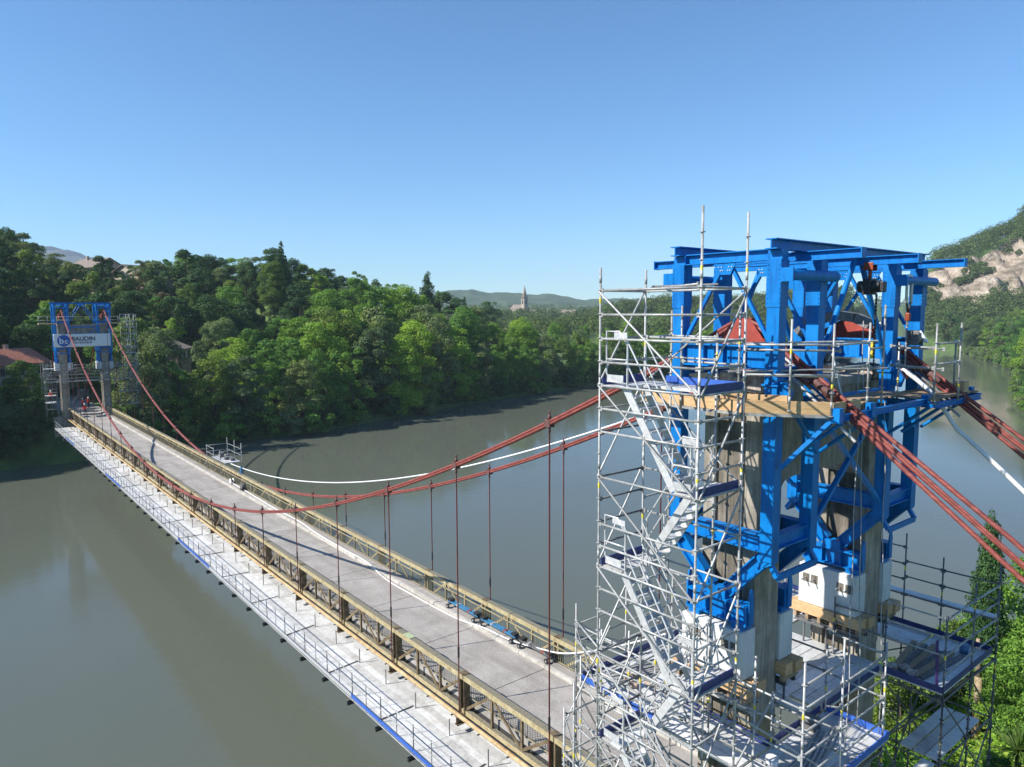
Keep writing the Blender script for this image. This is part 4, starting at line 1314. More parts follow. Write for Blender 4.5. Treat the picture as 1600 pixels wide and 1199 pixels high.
# --- hung walkway along the side of the deck
hw = thing('hung_walkway', 'long hung scaffold walkway of pale steel planks below the side of the bridge', 'walkway', (0, 4.0, -1.6))
H_ = Scaf(hw, M['galv'])
HWR = random.Random(4)
WX0, WX1, WZ = 4.6, LSP - 5.0, -1.55
step = 2.57
nb = int((WX1 - WX0) / step)
for j in range(nb):
    xa, xb = WX0 + j * step, WX0 + (j + 1) * step
    for i in range(12):
        ya = 1.095 + i * 0.325
        dz = RNG.uniform(-.005, .005)
        H_.plank(xa, xb, ya, ya + .325, WZ + dz)
    yo = 5.02
    tb = bar('toe_board', hw, (xa + .01, yo, WZ + .08), (xb - .01, yo, WZ + .08), 0.025, 0.15, BT if (j % 11) in (2, 3, 4) else M['alu'])
    ibeam('transom', hw, (xa, 0.9, WZ - .13), (xa, 5.25, WZ - .13), 0.07, 0.11, M['galv_dark'])
    tube('guard_post', hw, (xa, 4.96, WZ - .2), (xa, 4.96, WZ + 1.1), 0.024, M['galv_dark'], 8)
    tube('hanger_tube', hw, (xa, 3.30, WZ - .1), (xa, 3.30, -0.85), 0.024, M['galv_dark'], 8)
    if j % 2 == 0:
        tube('cross_tube', hw, (xa + .2, 3.30, WZ + .03), (xa + .2 + HWR.uniform(-.25, .25), 4.96, WZ + .03), 0.024, M['galv_dark'], 8)
    tube('guard_post', hw, (xa + 1.28, 4.96, WZ - .1), (xa + 1.28, 4.96, WZ + 1.1), 0.021, M['galv'], 8)
    box('coupler', hw, (xa - .06, 4.92, WZ - .30), (xa + .06, 5.22, WZ - .19), M['black'])
    for z in (WZ + .55, WZ + 1.05):
        tube('guard_rail', hw, (xa, 4.97, z), (xb, 4.97, z), 0.021, M['galv'], 8)
tube('lacing_tube', hw, (WX0, 5.08, WZ - .02), (WX0 + nb * step, 5.08, WZ - .02), 0.024, M['galv'], 8)

# --- small scaffold hung on the downstream parapet
ss = thing('parapet_scaffold', 'small scaffold cage hung over the parapet beside the white sheathed cable', 'scaffold', (61, -3.3, -0.3))
P_ = Scaf(ss, M['galv'])
cs = [(63.6, -2.3), (63.6, -4.3), (59.4, -4.3), (59.4, -2.3), (61.4, -4.3), (61.4, -2.3)]
for x, y in cs:
    P_.std(x, y, -.26 if y > -3 else -0.8, 2.75 if y < -3 else 2.25, mark=False)
for a, b in ((0, 1), (1, 4), (4, 2), (2, 3), (0, 5)):
    for z in (1.5, 2.1):
        P_.led((*cs[a], z), (*cs[b], z))
P_.deck(59.4, 63.6, -4.2, -2.75, 0.95, 'x')
for k in range(4):
    o = box('crate', None, (60.0 + k * .8, -3.9 + .3 * (k % 2), .96), (60.5 + k * .8, -3.5 + .3 * (k % 2), 1.2 + .06 * k), M['grey_box'])
    tag(o, 'grey equipment box on the little scaffold over the parapet', 'box', 'boxes on the parapet scaffold')

# --- scaffolding of the far tower
ft = thing('tower_scaffold', 'grey scaffolding wrapped round the legs of the banner tower', 'scaffold', (LSP, 0, -0.55))
K_ = Scaf(ft, M['galv_dark'])
fx = LSP + .3
for x in (fx - 3.2, fx - 1.5, fx + 1.5):
    for y in (5.6, 4.2, 1.5, -1.5, -4.2, -5.6, -7.0):
        zt = 8.0
        g = max(-0.5, float(ground_h(x, y)) if abs(y) > 3 else -0.4)
        if abs(y) == 1.5:
            K_.std(x, y, 4.4, zt - .5, mark=False); continue
        K_.std(x, y, -1.0, 15.2 if y < -5 else zt, M['galv'] if y < -5 else None, mark=False)
for x in (fx - 3.2, fx - 1.5, fx + 1.5):
    for a, b in ((5.6, 4.2), (-4.2, -5.6), (-5.6, -7.0)):
        for z in (1.0, 3.0, 5.0, 5.6, 6.1, 7.0):
            K_.led((x, a, z), (x, b, z))
    for z in (5.1, 6.1, 6.6):
        K_.led((x, 4.2, z), (x, 1.5, z)); K_.led((x, 1.5, z), (x, -1.5, z)); K_.led((x, -1.5, z), (x, -4.2, z))
    for z in np.arange(1, 15.5, 1.0):
        K_.led((x, -5.6, float(z)), (x, -7.0, float(z)), M['galv'])
for k in range(7):
    z = 1.0 + 2 * k
    K_.diag((fx - 3.2, -5.6, z), (fx - 3.2, -7.0, z + 2), M['galv'])
    K_.diag((fx - 3.2, -5.6 - 1.4 * (k % 2), z), (fx - 1.5, -5.6 - 1.4 * (k % 2), z + 2), M['galv'])
    box('landing', ft, (fx - 3.1, -6.9, z - .05), (fx - 1.6, -5.7, z), M['plank'])
    bar('stair_stringer', ft, (fx - 1.6, -6.0, z), (fx - 3.0, -6.0, z + 2), 0.04, 0.2, A_)
    bar('stair_stringer', ft, (fx - 1.6, -6.7, z), (fx - 3.0, -6.7, z + 2), 0.04, 0.2, A_)
for y0, y1 in ((-4.1, -1.6), (-1.5, 1.5), (1.6, 4.1), (4.2, 5.6), (-5.5, -4.2)):
    K_.deck(fx - 3.1, fx - 1.3, y0, y1, 5.0, 'y')
    K_.toe((fx - 3.15, y0), (fx - 3.15, y1), 5.0, M['galv'], .15)
for y0, y1 in ((3.6, 5.9), (-5.6, -3.4)):
    box('landing', ft, (fx - 3.0, y0, 13.6), (fx - 1.7, y1, 13.75), M['timber'])
    for z in (14.2, 14.7):
        K_.led((fx - 3.0, y0, z), (fx - 3.0, y1, z), M['galv'])
    for y in (y0, y1, (y0 + y1) / 2):
        K_.std(fx - 3.0, y, 13.3, 14.8, M['galv'], mark=False)
for z in (14.2, 14.7):
    K_.led((fx - 2.4, 3.6, z), (fx - 2.4, -3.4, z), M['galv'])
for y0, y1 in ((4.2, 5.6), (-5.6, -4.2), (-7.0, -5.6)):
    for z in (3.0, 7.0):
        K_.deck(fx - 3.1, fx - 1.5, y0, y1, z, 'y')
for z in (5.5, 6.0, 7.0, 7.5):
    for a, b in ((5.6, 4.2), (4.2, 1.5), (1.5, -1.5), (-1.5, -4.2), (-4.2, -5.6), (-5.6, -7.0)):
        tube('guard_rail', ft, (fx - 3.25, a, z), (fx - 3.25, b, z), 0.035, M['galv'], 8)
for z in (1.0, 3.5, 4.0):
    for a, b in ((5.6, 4.2), (-4.2, -5.6), (-5.6, -7.0)):
        tube('guard_rail', ft, (fx - 3.25, a, z), (fx - 3.25, b, z), 0.03, M['galv'], 8)
for y in (5.6, 4.9, 4.2, 3.5, 2.2, 1.5, -1.5, -2.2, -3.5, -4.2, -4.9, -5.6, -6.3, -7.0):
    tube('face_tube', ft, (fx - 3.3, y, 4.0 if abs(y) < 4 else 0.2), (fx - 3.3, y, 8.2 if abs(y) > 3 else 7.6), 0.035, M['galv_dark'], 8)
for a, b in ((5.6, 4.2), (4.2, 1.5), (-1.5, -4.2), (-4.2, -5.6), (-5.6, -7.0)):
    for z in (4.2, 4.6, 6.4, 7.8):
        tube('face_tube', ft, (fx - 3.3, a, z), (fx - 3.3, b, z), 0.035, M['galv_dark'], 8)
    tube('face_tube', ft, (fx - 3.34, a, 5.2), (fx - 3.34, b, 7.6), 0.03, M['galv'], 8)
for z in (9, 10, 11, 12, 13):
    tube('face_tube', ft, (fx - 3.3, -5.0, z), (fx - 3.3, -7.0, z), 0.035, M['galv'], 8)
box('landing', ft, (fx - 3.2, 4.2, 1.9), (fx - 1.2, 5.6, 1.97), M['plank'])
K_.diag((fx - 1.6, 2.2, 1.6), (fx - 1.6, -.6, 4.9)); K_.diag((fx - 1.6, 3.9, 1.6), (fx - 3.2, 2.2, 4.9))
# ------------------------------------------------------------------ equipment on and round the bridge
def sag(p0, p1, drop, n=40):
    p0, p1 = Vector(p0), Vector(p1)
    return [p0.lerp(p1, i / n) - Vector((0, 0, drop * 4 * (i / n) * (1 - i / n))) for i in range(n + 1)]

def smooth_path(p, n=6):
    out = []
    for i in range(len(p) - 1):
        a, b, c, d = (Vector(p[max(0, min(len(p) - 1, k))]) for k in (i - 1, i, i + 1, i + 2))
        for t in range(n):
            u = t / n
            out.append(0.5 * ((2 * b) + (c - a) * u + (2 * a - 5 * b + 4 * c - d) * u * u + (3 * b - a - 3 * c + d) * u ** 3))
    out.append(Vector(p[-1]))
    return out
o = built('temporary_cable', None, M['white'], lambda bm: add_path(bm, sag((58.5, -3.0, 1.0), (-0.9, -3.05, 14.9), 3.1), 0.042, 8))
tag(o, 'white sheathed cable hanging from the small parapet scaffold up to the tower head', 'cable')
o = built('temporary_cable', None, M['white'], lambda bm: add_path(bm, smooth_path([(-1.6, -2.1, 13.9), (-2.61, -2.2, 13.12), (-3.29, -2.2, 12.22), (-3.6, -2.2, 11.95), (-4.85, -2.2, 10.85), (-8, -2.3, 7.9), (-14, -2.4, 3.2), (-19.5, -2.5, -0.3)]), 0.055, 8))
tag(o, 'white sheathed cable dropping from the tower head beside the red back cables', 'cable')
pts = [(55.5, -2.18, -.2), (52, -2.12, -.2), (48, -2.0, -.18), (44, -1.98, -.2), (40, -2.06, -.2), (36, -1.83, -.19), (32, -1.80, -.19), (29, -1.82, -.2), (26, -1.5, -.34), (23, -1.48, -.34), (19, -1.62, -.34), (17, -1.85, -.2), (15, -1.98, -.15), (13, -2.12, 0.12), (11.6, -2.2, .42), (10.2, -2.5, .95), (8.6, -3.1, 1.7), (6.0, -3.3, 3.2)]
pts_s = smooth_path(pts)
o = built('loose_cable', None, M['white'], lambda bm: add_path(bm, pts_s, 0.036, 8))
tag(o, 'white sheathed cable lying along the kerb and lifting at the stair scaffold', 'cable')

# wheeled carriages on the footway
def trolley(x0, x1, y, frame, label):
    t = thing('cable_trolley', label, 'trolley', ((x0 + x1) / 2, y, -.26), 'cable trolleys on the footway')
    z = .06
    for dy in (-.09, .09):
        bar('beam', t, (x0, y + dy, z), (x1, y + dy, z), 0.07, 0.09, frame)
    for x in (x0 + .15, x1 - .15):
        bar('axle', t, (x, y - .26, -.08), (x, y + .26, -.08), 0.05, 0.05, M['black'])
        for dy in (-.26, .26):
            w = tube('wheel', t, (x, y + dy - .03, -.14), (x, y + dy + .03, -.14), 0.12, M['tyre'], 18)
            tube('hub', w, (x, y + dy - .035, -.14), (x, y + dy + .035, -.14), 0.045, M['galv'], 10)
        box('bracket', t, (x - .10, y - .14, -.06), (x + .10, y + .14, .012), M['black'])
        box('roller_box', t, (x - .14, y - .15, .107), (x + .14, y + .15, .20), M['black'])
    xm = (x0 + x1) / 2
    for k in (-.5, .5):
        box('stripe', t, (xm + k - .06, y - .126, .012), (xm + k + .06, y + .126, .109), M['orange'] if k < 0 else M['galv'])
trolley(17.7, 20.3, -2.14, M['cyan'], 'light blue wheeled trolley on the footway, farthest from the stair scaffold')
trolley(14.7, 17.4, -2.14, M['cyan'], 'light blue wheeled trolley with orange band between two other trolleys')
trolley(12.2, 14.4, -2.14, M['galv_dark'], 'dark grey wheeled trolley on the footway next to the stair scaffold')
t = thing('winch', 'small dark winch standing on the footway by the white cable end', 'winch', (52.6, -2.1, -.26))
box('base', t, (52.2, -2.3, -.255), (53.0, -1.96, -.15), M['black'])
tube('drum', t, (52.6, -2.3, .1), (52.6, -1.96, .1), 0.22, M['galv_dark'], 16)
box('motor', t, (52.7, -2.25, -.148), (53.1, -2.0, .12), M['grey_box'])
t = thing('cable_reel', 'white ringed cable reel lying by the parapet', 'reel', (55.7, -2.15, -.26))
tube('flange', t, (55.7, -2.3, .0), (55.7, -2.26, .0), 0.24, M['white'], 18)
tube('flange', t, (55.7, -2.04, .0), (55.7, -2.0, .0), 0.24, M['white'], 18)
tube('core', t, (55.7, -2.26, .0), (55.7, -2.04, .0), 0.10, M['black'], 12)
t = thing('pulley_stand', 'pale blue pulley stand clamped on the parapet top', 'pulley', (54.3, -2.55, .83))
for dx in (-.2, .2):
    bar('leg', t, (54.3 + dx, -2.7, .83), (54.3, -2.6, 1.4), 0.06, 0.06, M['cyan'])
    bar('leg', t, (54.3 + dx, -2.42, .83), (54.3, -2.6, 1.4), 0.06, 0.06, M['cyan'])
tube('sheave', t, (54.3, -2.66, 1.3), (54.3, -2.5, 1.3), 0.13, M['cyan'], 14)

# hoists on the runway beams
xb = TOWERS[0][0] - 1.62
t = thing('electric_hoist', 'black electric chain hoist on an orange trolley under the middle runway beam', 'hoist', (xb, 0, 15.6))
box('trolley_plate', t, (xb - .12, -.12, 16.26), (xb + .12, -.09, 16.46), M['orange'], bev=.02)
box('trolley_plate', t, (xb - .12, .09, 16.26), (xb + .12, .12, 16.46), M['orange'], bev=.02)
tube('hook_link', t, (xb, 0, 16.05), (xb, 0, 16.27), 0.045, M['orange'], 12)
tube('motor', t, (xb - .28, 0, 15.86), (xb + .26, 0, 15.86), 0.15, M['black'], 18)
box('gearbox', t, (xb - .10, -.19, 15.66), (xb + .10, .19, 16.06), M['black'], bev=.03)
box('control_box', t, (xb - .38, -.10, 15.72), (xb - .282, .10, 15.98), M['black'], bev=.02)
def chain(bm, x, y, z0, z1):
    z = z0; k = 0
    while z > z1:
        if k % 2:
            add_box(bm, (x - .022, y - .006, z - .05), (x + .022, y + .006, z))
        else:
            add_box(bm, (x - .006, y - .022, z - .05), (x + .006, y + .022, z))
        z -= .045; k += 1
built('load_chain', t, M['black'], lambda bm: (chain(bm, xb - .2, 0.06, 15.7, 14.2), chain(bm, xb - .15, -.08, 15.7, 13.6)))
hx, hy = TOWERS[0][0] - 1.66, -2.2
t = thing('chain_hoist', 'hand chain hoist hanging in a white sling from the blue spreader tube', 'hoist', (hx, hy, 13.4))
def sl(bm):
    add_path(bm, [(hx, hy - .14, 15.45), (hx, hy - .155, 16.06), (hx, hy - .1, 16.18), (hx, hy, 16.2), (hx, hy + .1, 16.18), (hx, hy + .155, 16.06), (hx, hy + .14, 15.45)], 0.04, 8)
built('sling', t, M['white'], sl)
built('strap', t, M['black'], lambda bm: (add_path(bm, [(hx, hy - .14, 15.5), (hx, hy, 15.2)], .03), add_path(bm, [(hx, hy + .14, 15.5), (hx, hy, 15.2)], .03)))
box('hoist_body', t, (hx - .06, hy - .06, 14.98), (hx + .06, hy + .06, 15.2), M['orange'], bev=.03)
built('load_chain', t, M['galv'], lambda bm: (chain(bm, hx, hy + .03, 14.98, 13.65), chain(bm, hx + .03, hy - .04, 14.98, 13.9)))
box('lower_block', t, (hx - .08, hy - .08, 13.42), (hx + .08, hy + .08, 13.66), M['orange'], bev=.03)
t = thing('pump_unit', 'small hydraulic pump unit with hoses on the frame between the posts', 'pump', (-1.35, 1.2, 13.99))
box('tank', t, (-1.6, 1.0, 14.004), (-1.2, 1.45, 14.24), M['black'], bev=.03)
tube('motor', t, (-1.4, 1.22, 14.24), (-1.4, 1.22, 14.6), 0.11, M['galv_dark'], 14)
tube('gauge', t, (-1.62, 1.3, 14.35), (-1.56, 1.3, 14.35), 0.07, M['orange'], 12)
box('carry_frame', t, (-1.7, .95, 13.96), (-1.1, 1.5, 14.0), M['galv'])
o = built('air_hose', None, M['white'], lambda bm: add_path(bm, smooth_path([(-1.65, 1.4, 14.05), (-1.9, 1.7, 14.25), (-2.1, 1.9, 13.9), (-2.3, 2.05, 13.45), (-2.6, 2.3, 13.0), (-2.75, 2.4, 12.5)]), .022, 7))
tag(o, 'thin white hose running down from the pump unit along the red cables', 'hose')
# dark bearing pads curved over the second saddle
t = thing('bearing_cradle', 'dark curved cradle segments arched over the saddle beyond the roadway', 'cradle', (-.3, -1.95, 14.6))
for k in range(5):
    a = math.radians(122 - k * 16); b = math.radians(122 - (k + 1) * 16 + 1.0)
    R0, R1 = 1.55, 1.80
    pl = [(-.3 + R0 * math.cos(a), -1.80, 13.45 + R0 * math.sin(a)), (-.3 + R1 * math.cos(a), -1.80, 13.45 + R1 * math.sin(a)), (-.3 + R1 * math.cos(b), -1.80, 13.45 + R1 * math.sin(b)), (-.3 + R0 * math.cos(b), -1.80, 13.45 + R0 * math.sin(b))]
    plate('cradle_segment', t, pl, 0.34, M['grey_box'], (0, 1, 0))
t = thing('sheave_block', 'grey steel sheave block with white strap by the post beyond the roadway', 'sheave', (-1.95, -2.55, 14.4))
box('cheek', t, (-2.2, -2.42, 14.32), (-1.85, -2.36, 14.72), M['grey_box'], bev=.03)
box('cheek', t, (-2.2, -2.66, 14.32), (-1.85, -2.60, 14.72), M['grey_box'], bev=.03)
tube('wheel', t, (-2.03, -2.6, 14.52), (-2.03, -2.42, 14.52), .17, M['galv'], 18)
tube('strap', t, (-2.15, -2.51, 14.7), (-2.35, -2.51, 14.4), .05, M['white'], 8)
o = tube('gas_bottle', None, (-1.55, -1.1, 14.0), (-1.55, -1.1, 14.45), .07, M['tag'], 14)
tag(o, 'small yellow cylinder standing on the blue girder between the pylons', 'bottle')
# grey hoist ropes falling past the tower
for i, (a, b) in enumerate((((-1.7, -.25, 15.0), (-2.9, 1.7, 5.4)), ((-1.9, .3, 14.0), (-3.2, 2.9, 5.4)), ((-2.0, -1.0, 13.0), (-3.3, 1.45, 5.3)))):
    o = built('hoist_rope', None, M['rope'], lambda bm: add_path(bm, [Vector(a).lerp(Vector(b), k / 12) + Vector((0.02 * math.sin(k * 1.7), 0.02 * math.cos(k), 0)) for k in range(13)], 0.012, 6))
    tag(o, ['grey rope falling from the electric hoist to the platform planks', 'grey rope hanging between the pylons down to the sunlit platform', 'grey rope hanging beside the concrete block beyond the roadway'][i], 'rope')
# wrapped cable sleeves where the back cables leave the frame
for s in (1, -1):
    for k in range(4):
        x = -1.75 - .33 * (k % 3); dy = (-.16, .02, .2, .1)[k]
        zc = 15.05 - .755 * (-.85 - x) - .42 + (.0, .02, .12, -.12)[k]
        d = Vector((-1, 0, -.755)).normalized()
        p = Vector((x, s * 2.838 + dy, zc))
        o = tube('cable_sleeve', bridge, p, p + d * .34, .085, M['red_dark'], 10)
    for k in range(4):
        p = Vector((-1.2, s * 2.838 - .32 + .2 * k, 14.25 - .02 * k)); d = Vector((-1, .03 * k, -.74 - .02 * k)).normalized()
        tube('anchor_rod', bridge, p, p + d * (2.4 + .3 * (k % 2)), .035, M['galv'] if k % 2 else M['grey_box'], 10)

# ------------------------------------------------------------------ banner on the far tower
bx = LSP + .3 - 1.72
t = thing('banner', 'long white company banner with blue round emblem stretched across the far tower', 'banner', (bx, 0.3, 10.1))
BY0, BY1, BZ0, BZ1 = 4.05, -3.55, 10.12, 12.08
def bn(bm):
    n, k = 40, 8
    g = [[bm.verts.new((bx + .03 * math.sin(i * .9 + j * .7) * (1 if 0 < i < n else 0), BY0 + (BY1 - BY0) * i / n, BZ0 + (BZ1 - BZ0) * j / k)) for j in range(k + 1)] for i in range(n + 1)]
    for i in range(n):
        for j in range(k):
            f = bm.faces.new((g[i][j], g[i + 1][j], g[i + 1][j + 1], g[i][j + 1])); f.smooth = True
    r = bmesh.ops.extrude_face_region(bm, geom=bm.faces[:])
    for v in [e for e in r['geom'] if isinstance(e, bmesh.types.BMVert)]:
        v.co.x += .012
    bmesh.ops.recalc_face_normals(bm, faces=bm.faces)
built('cloth', t, M['banner'], bn)
def text_mesh(name, s, size, mat, y, z, bold=0.0, xoff=.05):
    cu = bpy.data.curves.new(name, 'FONT')
    cu.body = s; cu.size = size; cu.extrude = .004; cu.offset = bold; cu.align_x = 'LEFT'
    tmp = bpy.data.objects.new(name, cu)
    COL.objects.link(tmp)
    dg = bpy.context.evaluated_depsgraph_get()
    me = bpy.data.meshes.new_from_object(tmp.evaluated_get(dg))
    bpy.data.objects.remove(tmp)
    # text faces -x: local x -> -Y, local y -> +Z, normal -> -X
    mm = Matrix(((0, 0, -1, bx - xoff), (-1, 0, 0, y), (0, 1, 0, z), (0, 0, 0, 1)))
    return link(name, me, mat, t, mm)
text_mesh('lettering', 'BAUDIN', .86, M['print_dark'], 1.72, 11.05, .018)
text_mesh('lettering', 'CHATEAUNEUF', .385, M['print_dark'], 1.70, 10.62, .006)
cy_, cz_ = 2.72, 11.08
def disc(bm):
    add_tube(bm, (bx - .052, cy_, cz_), (bx - .045, cy_, cz_), .86, 40)
built('emblem', t, M['print_blue'], disc)
text_mesh('emblem_letter', 'b', 1.25, M['banner'], cy_ + .62, cz_ - .42, .02, .06)
text_mesh('emblem_letter', 'c', 1.05, M['banner'], cy_ - .06, cz_ - .42, .02, .06)
for y, z in ((BY0, BZ0), (BY0, BZ1), (BY1, BZ0), (BY1, BZ1)):
    tube('tie', t, (bx, y, z), (bx + .5, y * .93, z + (.2 if z > 11 else -.2)), .012, M['black'], 6)

# ------------------------------------------------------------------ people, van, houses, church
def person(loc, face, label, walk=0.3, jacket='hivis_red'):
    t = thing('person', label, 'person', loc)
    mw = Matrix.Translation(loc) @ Matrix.Rotation(face, 4, 'Z')
    w = walk
    V = [(0, 0, .98), (0, 0, 1.20), (0, .01, 1.42), (0, .01, 1.52), (0, .02, 1.66),
         (.10, 0, .93), (.11, w * .55, .50), (.11, w * .42, .08), (.11, w * .42 + .14, .04),
         (-.10, 0, .93), (-.11, -w * .30, .50), (-.11, -w * .95, .11), (-.11, -w * .95 + .14, .04),
         (.19, 0, 1.42), (.25, -w * .4, 1.16), (.25, -w * .1 + .05, .92), (.25, -w * .1 + .09, .84),
         (-.19, 0, 1.42), (-.25, w * .4, 1.16), (-.25, w * .75 + .05, .95), (-.25, w * .75 + .1, .88)]
    E = [(0, 1), (1, 2), (2, 3), (3, 4), (0, 5), (5, 6), (6, 7), (7, 8), (0, 9), (9, 10), (10, 11), (11, 12), (2, 13), (13, 14), (14, 15), (15, 16), (2, 17), (17, 18), (18, 19), (19, 20)]
    Rr = [.15, .14, .16, .055, .095, .10, .065, .045, .04, .10, .065, .045, .04, .065, .05, .036, .035, .065, .05, .036, .035]
    me = bpy.data.meshes.new('body')
    me.from_pydata(V, E, [])
    tmp = bpy.data.objects.new('tmp_body', me)
    COL.objects.link(tmp)
    md = tmp.modifiers.new('s', 'SKIN')
    sv = me.skin_vertices[0].data
    for i, r in enumerate(Rr):
        sv[i].radius = (r, r * (.72 if i in (1, 2) else 1))
        sv[i].use_root = (i == 0)
    sub = tmp.modifiers.new('u', 'SUBSURF'); sub.levels = 2; sub.render_levels = 2
    dg = bpy.context.evaluated_depsgraph_get()
    body = bpy.data.meshes.new_from_object(tmp.evaluated_get(dg))
    bpy.data.objects.remove(tmp)
    body.materials.clear()
    for k in (jacket, 'trousers', 'skin'):
        body.materials.append(M[k])
    for p in body.polygons:
        c = p.center
        if c.z > 1.50 or (abs(c.x) > .2 and c.z < .93):
            p.material_index = 2
        elif c.z < .96:
            p.material_index = 1
        p.use_smooth = True
    o = link('body', body, None, t, mw)
    def helm(bm):
        bmesh.ops.create_uvsphere(bm, u_segments=14, v_segments=8, radius=.135)
        for v in bm.verts:
            v.co.z = max(v.co.z, -.01)
        add_tube(bm, (0, .03, -.012), (0, .03, .005), .155, 14)
    link('helmet', bm_mesh('helmet', helm), M['white'], t, mw @ Matrix.Translation((0, .02, 1.70)))
    return t
person((116.2, 0.6, -.40), math.radians(80), 'worker in red jacket and dark trousers walking on the road under the banner tower', .35)
person((124.5, -0.3, -.40), math.radians(200), 'worker in red jacket standing on the road behind the banner tower', .08)
person((125.6, -1.3, -.40), math.radians(120), 'worker in red jacket farther back by the road edge behind the banner tower', .1)
person((fx - 2.2, 4.9, 1.97), math.radians(90), 'worker in red jacket standing on the scaffold landing outside the banner tower', .1)

def vehicle():
    x, y = 128.0, 12.6
    z = float(ground_h(x, y)) + .02
    t = thing('parked_car', 'white estate car parked under the trees left of the banner tower', 'car', (x, y, z))
    mw = Matrix.Translation((x, y, z)) @ Matrix.Rotation(math.radians(55), 4, 'Z')
    def body(bm):
        prof = [(-2.1, .35), (-2.15, .75), (-1.95, .95), (-1.75, 1.45), (.35, 1.5), (1.0, .98), (1.95, .85), (2.1, .6), (2.1, .35)]
        a = [bm.verts.new((px, -.85, pz)) for px, pz in prof]; b = [bm.verts.new((px, .85, pz)) for px, pz in prof]
        n = len(prof)
        bm.faces.new(a); bm.faces.new(b[::-1])
        for i in range(n):
            bm.faces.new((a[i], b[i], b[(i + 1) % n], a[(i + 1) % n]))
        bmesh.ops.recalc_face_normals(bm, faces=bm.faces)
        bmesh.ops.bevel(bm, geom=bm.edges[:], offset=.06, segments=2, affect='EDGES')
    link('body', bm_mesh('car_body', body), M['carwhite'], t, mw)
    for s in (-1, 1):
        def win(bm, s=s):
            vs = [bm.verts.new(p) for p in [(-1.65, s * .862, 1.0), (.75, s * .862, 1.0), (.3, s * .862, 1.4), (-1.55, s * .862, 1.38)]]
            bm.faces.new(vs if s < 0 else vs[::-1])
        link('window', bm_mesh('car_window', win), M['glass'], t, mw)
        for px in (-1.3, 1.3):
            def wh(bm, s=s, px=px):
                add_tube(bm, (px, s * .70, .32), (px, s * .88, .32), .32, 18)
            link('wheel', bm_mesh('car_wheel', wh), M['tyre'], t, mw)
    def ws(bm):
        bm.faces.new([bm.verts.new(p) for p in [(1.02, -.7, 1.02), (1.02, .7, 1.02), (.42, .66, 1.46), (.42, -.66, 1.46)]])
    link('windscreen', bm_mesh('windscreen', ws), M['glass'], t, mw)
vehicle()

def house(loc, rot, sx, sy, hw, hr, wall, label, nwin=3, rm='roof_dull'):
    t = thing('house', label, 'house', loc)
    mw = Matrix.Translation(loc) @ Matrix.Rotation(rot, 4, 'Z')
    def wl(bm):
        a = [(-sx, -sy, -3), (sx, -sy, -3), (sx, sy, -3), (-sx, sy, -3)]
        vb = [bm.verts.new(p) for p in a]
        vt = [bm.verts.new((p[0], p[1], hw)) for p in a]
        g0 = bm.verts.new((-sx, 0, hw + hr)); g1 = bm.verts.new((sx, 0, hw + hr))
        bm.faces.new((vb[0], vb[1], vt[1], vt[0])); bm.faces.new((vb[2], vb[3], vt[3], vt[2]))
        bm.faces.new((vb[1], vb[2], vt[2], g1, vt[1])); bm.faces.new((vb[3], vb[0], vt[0], g0, vt[3]))
        bm.faces.new((vt[0], vt[1], g1, g0)); bm.faces.new((vt[2], vt[3], g0, g1))
    link('wall', bm_mesh('wall', wl), M[wall], t, mw)
    ov = .5
    for s in (-1, 1):
        def rf(bm, s=s):
            sl = hr / sy
            p = [(-sx - ov, s * (sy + ov), hw - sl * ov), (sx + ov, s * (sy + ov), hw - sl * ov), (sx + ov, 0, hw + hr), (-sx - ov, 0, hw + hr)]
            lo = [bm.verts.new((q[0], q[1], q[2] + .03)) for q in p]; hi = [bm.verts.new((q[0], q[1], q[2] + .20)) for q in p]
            bm.faces.new(lo[::-1]); bm.faces.new(hi)
            for i in range(4):
                bm.faces.new((lo[i], lo[(i + 1) % 4], hi[(i + 1) % 4], hi[i]))
            bmesh.ops.recalc_face_normals(bm, faces=bm.faces)
        link('roof', bm_mesh('roof', rf), M[rm], t, mw)
    for s in (-1, 1):
        for k in range(nwin):
            xx = -sx + (k + .5) * 2 * sx / nwin
            def wi(bm, xx=xx, s=s):
                add_box(bm, (xx - .45, s * sy - .05, hw - 1.9), (xx + .45, s * sy + .05, hw - .6))
            w = link('window', bm_mesh('window', wi), M['glass'], t, mw)
            def fr(bm, xx=xx, s=s):
                add_box(bm, (xx - .6, s * sy - .09, hw - 2.05), (xx + .6, s * sy + .09, hw - 1.92))
            link('sill', bm_mesh('sill', fr), M['render_wall'], w, mw)
    def ch(bm):
        add_box(bm, (sx * .3, .5, hw + hr * .3), (sx * .3 + .7, 1.2, hw + hr + .9))
    link('chimney', bm_mesh('chimney', ch), M['stone'], t, mw)
    return t
house((139.0, 9.4, 2.6), math.radians(-50), 5.5, 4.2, 4.2, 2.2, 'render_wall', 'house with red clay roof half hidden by trees beside the banner tower', rm='roof')
house((243.0, -22.5, 23.2), math.radians(22), 7, 5.0, 5.6, 2.8, 'render_pink', 'pale pink gabled house standing on the wooded hill crest')
house((222.0, -30.0, 22.5), math.radians(-60), 5, 3.8, 4.2, 2.0, 'render_wall', 'low house with dull roof among trees on the hill')
house((206.0, -30.5, 22.4), math.radians(15), 5, 4.0, 3.4, 2.0, 'render_pink', 'small reddish house beside the brown tree on the hill')
house((142.0, -17.6, 3.6), math.radians(-30), 4.5, 3.2, 4.6, 1.3, 'render_pink', 'low house wall peeping out between trees above the bank')
